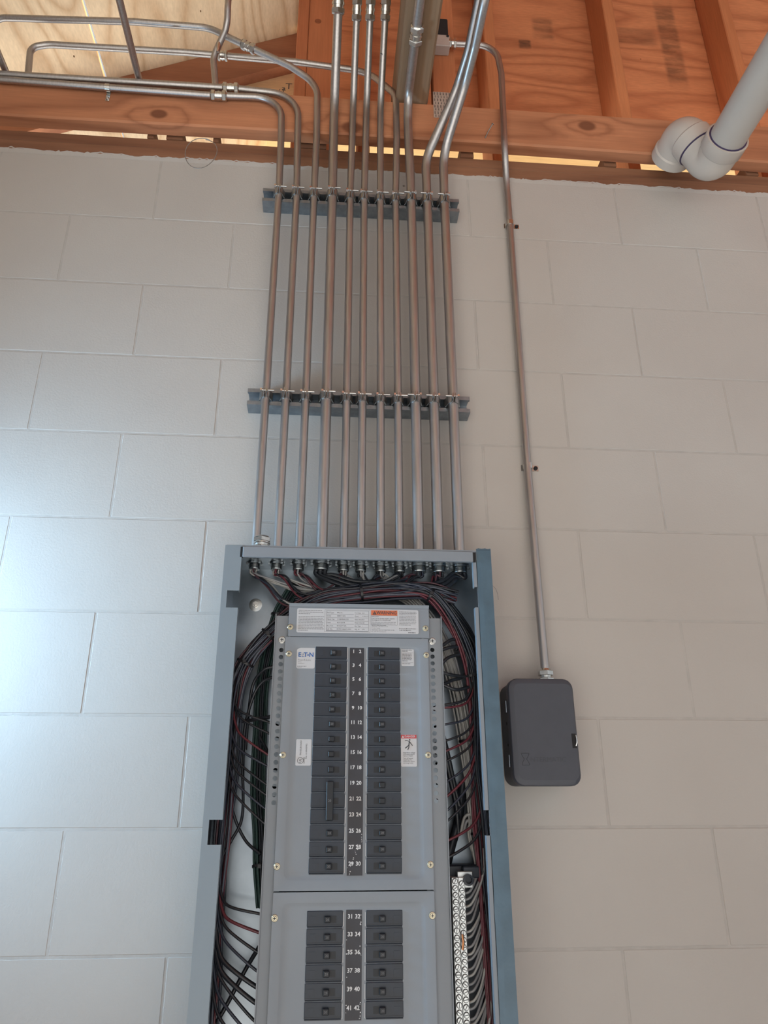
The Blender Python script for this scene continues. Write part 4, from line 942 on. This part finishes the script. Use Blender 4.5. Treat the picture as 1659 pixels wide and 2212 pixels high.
# harness over the top and down the left side
left_path = [(985, 1290, -.072), (930, 1276, -.082), (860, 1274, -.090), (780, 1281, -.094), (700, 1293, -.094), (640, 1322, -.090), (580, 1372, -.084), (530, 1432, -.076), (505, 1510, -.066), (495, 1640, -.060), (480, 1800, -.058), (466, 1960, -.058), (452, 2120, -.058), (440, 2300, -.058)]
cl_ = ['black', 'brownred', 'red', 'black', 'blue', 'black', 'brownred', 'steel', 'red', 'black', 'blue']
tl, lp_ = bundle('dark and red wire harness arching over the breakers and down the left side', left_path, 22, .0155, cl_, .0022, 1, (3, 6, 7))
right_path = [(640, 1300, -.060), (700, 1286, -.070), (800, 1272, -.082), (880, 1270, -.088), (930, 1286, -.088), (968, 1328, -.082), (1000, 1390, -.074), (1020, 1460, -.068), (1028, 1560, -.064), (1030, 1660, -.064), (1040, 1780, -.066), (1050, 1900, -.068), (1062, 2060, -.070), (1075, 2300, -.070)]
tr, rp_ = bundle('dark and red wire harness curving down the right side of the panel', right_path, 20, .0130, ['black', 'red', 'blue', 'black', 'red', 'black', 'brownred', 'black'], .0022, 2, (4, 7))
wp = [(790, 1262, -.045), (860, 1278, -.05), (905, 1312, -.050), (940, 1358, -.048), (968, 1420, -.046), (990, 1500, -.044), (1008, 1600, -.044), (1022, 1700, -.046), (1034, 1800, -.048), (1046, 1900, -.050), (1062, 2050, -.052), (1078, 2300, -.052)]
tw, wp_ = bundle('pale grey neutral wires running down behind the right-hand harness', wp, 18, .0140, ['white', 'grey', 'white', 'grey', 'white'], .0020, 3, (6, 8), jit=.12)
gp = [(640, 1262, -.035), (622, 1290, -.036), (600, 1330, -.036), (580, 1400, -.034), (566, 1480, -.032), (560, 1580, -.032), (556, 1700, -.034), (560, 1800, -.042), (562, 1870, -.052), (568, 1960, -.06)]
tg, gp_ = bundle('straight green ground wires behind the left rail of the panel', gp, 14, .0125, ['green', 'green', 'black', 'green'], .0021, 4, (2, 8), jit=.08)
# short tails from each conduit into the harnesses
tails = [(0, 5, ['black', 'blue', 'brownred', 'black', 'white', 'white'], [(575, 1262, -.058), (620, 1300, -.075), (690, 1312, -.085)]), (0, 4, ['white', 'white', 'grey', 'white'], [(585, 1250, -.052), (640, 1272, -.05), (720, 1285, -.05)]),
 (1, 4, ['black', 'red', 'black', 'blue'], [(615, 1252, -.058), (650, 1285, -.07), (715, 1300, -.08)]), (1, 3, ['white', 'white', 'red'], [(625, 1248, -.052), (680, 1268, -.05), (750, 1282, -.05)]),
 (2, 5, ['black', 'brownred', 'grey', 'black', 'red'], [(660, 1248, -.056), (690, 1275, -.066), (740, 1296, -.08)]), (4, 4, ['black', 'brownred', 'black', 'red'], [(738, 1246, -.056), (720, 1268, -.068), (670, 1296, -.08)]),
 (4, 3, ['white', 'grey', 'white'], [(752, 1246, -.048), (775, 1262, -.044), (820, 1272, -.044)]), (5, 4, ['white', 'black', 'grey', 'white'], [(782, 1244, -.048), (800, 1262, -.046), (850, 1275, -.048)]),
 (6, 5, ['black', 'blue', 'black', 'brownred', 'black'], [(815, 1246, -.056), (790, 1266, -.068), (720, 1290, -.084)]), (6, 3, ['white', 'white', 'grey'], [(830, 1244, -.048), (850, 1262, -.046), (890, 1290, -.048)]),
 (7, 4, ['black', 'blue', 'black', 'grey'], [(855, 1244, -.056), (830, 1260, -.066), (770, 1278, -.084)]), (8, 6, ['black', 'red', 'black', 'brownred', 'black', 'blue'], [(892, 1244, -.058), (860, 1262, -.072), (780, 1276, -.092)]),
 (9, 5, ['black', 'red', 'brownred', 'black', 'blue'], [(942, 1250, -.056), (938, 1275, -.07), (955, 1310, -.08)])]
td = {}
rd = random.Random(11)
for ci, n, cols, way in tails:
    if ci not in td: td[ci] = thing('wire_bundle', f'short wires dropping from the {order[ci]} conduit from the left inside the panel top', 'wires', (CX[ci], yc(CR[ci]), BXT-.02), 'wire tails at the panel top')
    for k in range(n):
        a = k*2.4; rr = CR[ci]*.75; p0 = Vector((CX[ci]+rr*math.cos(a)*.8, yc(CR[ci])+rr*math.sin(a)*.8, BXT-.014))
        wl = [p0, p0+Vector((0, 0, -.012))]+[P(*q)+Vector((rd.uniform(-1, 1), rd.uniform(-1, 1), rd.uniform(-1, 1)))*.0065 for q in way]
        wire(td[ci], wl, .0021, cols[k % len(cols)], 6)
def cable(label, start_c, way, r, n=2):
    t = thing('wire_bundle', label, 'wires', (CX[start_c], yc(CR[start_c]), BXT-.02)); 
    for k in range(n):
        p0 = Vector((CX[start_c]+(k-(n-1)/2)*r*1.9, yc(CR[start_c]), BXT-.012)); wire(t, [p0, p0+Vector((0, 0, -.014))]+[P(*q)+Vector((0, (k-(n-1)/2)*r, (k-(n-1)/2)*r*2)) for q in way], r, 'black', 8)
cable('heavy black feeder cables sweeping right from the thick fourth conduit', 3, [(720, 1250, -.062), (770, 1264, -.068), (840, 1266, -.070), (900, 1268, -.066), (950, 1288, -.056), (1000, 1345, -.046), (1028, 1400, -.040), (1040, 1500, -.036), (1044, 1640, -.036)], .0046, 3)
cable('heavy black cables sweeping left from the rightmost conduit', 10, [(982, 1246, -.060), (960, 1262, -.068), (915, 1274, -.078), (850, 1279, -.080), (780, 1280, -.072)], .0046, 3)
# loops from the harnesses to the breakers: left side
tlb = thing('wire_bundle', 'curved branch wires from the left harness into the left breaker column', 'wires', P(520, 1700, -.07))
def lbranch(px0, py0, py1, c, r=.0024, Y=-.085, x1=590):
    xr = px0; e_ = P(x1-(py1-1500)*.062, py1, Y); e2_ = e_+Vector((.014, .012, -.004)); a = P(px0, py0, -.064)
    mid_ = a.lerp(e_, .45)+Vector((-.010, -.004, -.016)); wire(tlb, [a, a.lerp(mid_, .5)+Vector((-.004, 0, -.004)), mid_, e_, e2_], r, c, 8)
for px0, py0, py1, c, r in ((500, 1490, 1562, 'black', .0022), (505, 1500, 1586, 'black', .0022), (503, 1525, 1632, 'red', .0022), (498, 1560, 1656, 'blue', .0022), (496, 1580, 1696, 'black', .0022), (494, 1600, 1718, 'black', .0022), (492, 1620, 1748, 'blue', .0022), (490, 1640, 1780, 'black', .0022),
    (474, 1905, 1974, 'black', .0025), (474, 1925, 2014, 'red', .0027), (472, 1930, 2056, 'black', .0025), (470, 1950, 2096, 'blue', .0024), (466, 2000, 2130, 'black', .0038), (464, 2020, 2164, 'black', .0038), (462, 2020, 2202, 'black', .0026), (460, 2060, 2240, 'blue', .0026), (458, 2100, 2280, 'black', .0026)):
    lbranch(px0, py0, py1, c, r)
tb2 = thing('wire_bundle', 'crossing black wires and thick black loops behind the left rail', 'wires', P(545, 1500, -.05))
for pts_, r in (([(592, 1440, -.08), (570, 1447, -.075), (548, 1475, -.06), (538, 1530, -.05), (530, 1620, -.05)], .003), ([(590, 1462, -.08), (565, 1475, -.07), (545, 1510, -.06), (528, 1580, -.05), (524, 1680, -.05)], .003), ([(588, 1548, -.08), (560, 1552, -.07), (530, 1558, -.06), (505, 1556, -.055)], .0036), ([(520, 1620, -.055), (525, 1700, -.05), (522, 1770, -.05), (500, 1815, -.055), (480, 1850, -.06)], .0028), ([(492, 1690, -.055), (505, 1760, -.05), (530, 1815, -.05), (562, 1845, -.06)], .0028), ([(458, 2225, -.055), (490, 2170, -.05), (530, 2095, -.055), (560, 2045, -.07)], .0036), ([(560, 1590, -.05), (574, 1615, -.06), (584, 1632, -.075)], .003)):
    wire(tb2, [P(*q) for q in pts_], r, 'black', 8)
# right side branches
trb = thing('wire_bundle', 'curved branch wires from the right harness into the right breaker column', 'wires', P(990, 1650, -.07))
for px0, py0, py1, c, r in ((1022, 1470, 1524, 'black', .0026), (1024, 1480, 1530, 'red', .0022), (1026, 1510, 1566, 'blue', .0022), (1028, 1530, 1602, 'black', .0022), (1028, 1545, 1624, 'red', .0022), (1030, 1560, 1646, 'black', .0022), (1030, 1590, 1690, 'blue', .0022), (1030, 1600, 1722, 'red', .0024), (1031, 1620, 1752, 'blue', .0022), (1032, 1650, 1774, 'black', .0022), (1044, 1720, 1816, 'red', .0024), (1046, 1750, 1852, 'black', .0026)):
    e_ = P(954+(py1-1500)*.040, py1, -.085); a = P(px0, py0, -.066); md = a.lerp(e_, .5)+Vector((.007, -.002, -.016))
    wire(trb, [a, a.lerp(md, .5)+Vector((.004, 0, -.004)), md, e_, e_+Vector((-.014, .012, -.002))], r, c, 8)
tbl = thing('wire_bundle', 'thick black looped jumpers beside the upper right rail', 'wires', P(990, 1440, -.06))
for pts_ in ([(955, 1395, -.085), (975, 1382, -.08), (988, 1385, -.07), (985, 1405, -.06)], [(952, 1405, -.085), (975, 1398, -.08), (1000, 1400, -.07), (998, 1412, -.06)], [(952, 1436, -.085), (970, 1420, -.08), (1000, 1415, -.07), (1012, 1440, -.062), (1000, 1462, -.066), (975, 1470, -.075), (952, 1482, -.085)], [(954, 1452, -.085), (975, 1458, -.08), (1005, 1462, -.07)], [(954, 1478, -.085), (985, 1490, -.08), (1012, 1484, -.07)]):
    wire(tbl, [P(*q) for q in pts_], .0034, 'black', 8)
tsv = thing('wire_bundle', 'heavy black service cables behind the right rail above the neutral bar', 'wires', P(985, 1760, -.04))
for pts_, r in (([(952, 1570, -.06), (965, 1620, -.055), (978, 1680, -.05), (992, 1740, -.04)], .0045), ([(955, 1600, -.06), (972, 1680, -.05), (985, 1740, -.042), (990, 1800, -.036)], .0050), ([(1000, 1690, -.030), (990, 1770, -.032), (974, 1830, -.034), (962, 1880, -.04)], .0085), ([(1015, 1700, -.028), (1026, 1790, -.028), (1036, 1860, -.030), (1038, 1930, -.035)], .0085), ([(1005, 1760, -.03), (1020, 1800, -.03), (1038, 1870, -.03)], .004)):
    wire(tsv, [P(*q) for q in pts_], r, 'black', 8)
wire(tsv, [P(995, 1800, -.04), P(1004, 1765, -.046), P(1020, 1762, -.048), P(1012, 1800, -.042), P(1028, 1868, -.036)], .0028, 'white', 8); wire(tsv, [P(1000, 1800, -.038), P(1010, 1772, -.044), P(1022, 1800, -.042), P(1034, 1868, -.036)], .0028, 'grey', 8)
# neutral loops
tn = thing('wire_bundle', 'pale neutral wires looping one after another into the neutral bar', 'wires', P(1040, 2050, -.07))
rd = random.Random(21)
for k in range(25):
    z = 1.532-k*.0116+rd.uniform(-.003, .003); e_ = Vector((.2530, -.074, z)); a = Vector((.292+rd.uniform(-.004, .003), -.054+rd.uniform(-.012, .012), z+.10+rd.uniform(-.02, .02)))
    md = Vector((.279+rd.uniform(-.002, .003), -.070+rd.uniform(-.006, .006), z+.030)); 
    if a.z > 1.60: a.z = 1.60+rd.uniform(-.01, .02)
    wire(tn, [a, a.lerp(md, .5)+Vector((.004, 0, -.004)), md, e_+Vector((.012, -.001, .006)), e_], .0022, 'grey' if k % 3 else 'white', 7)
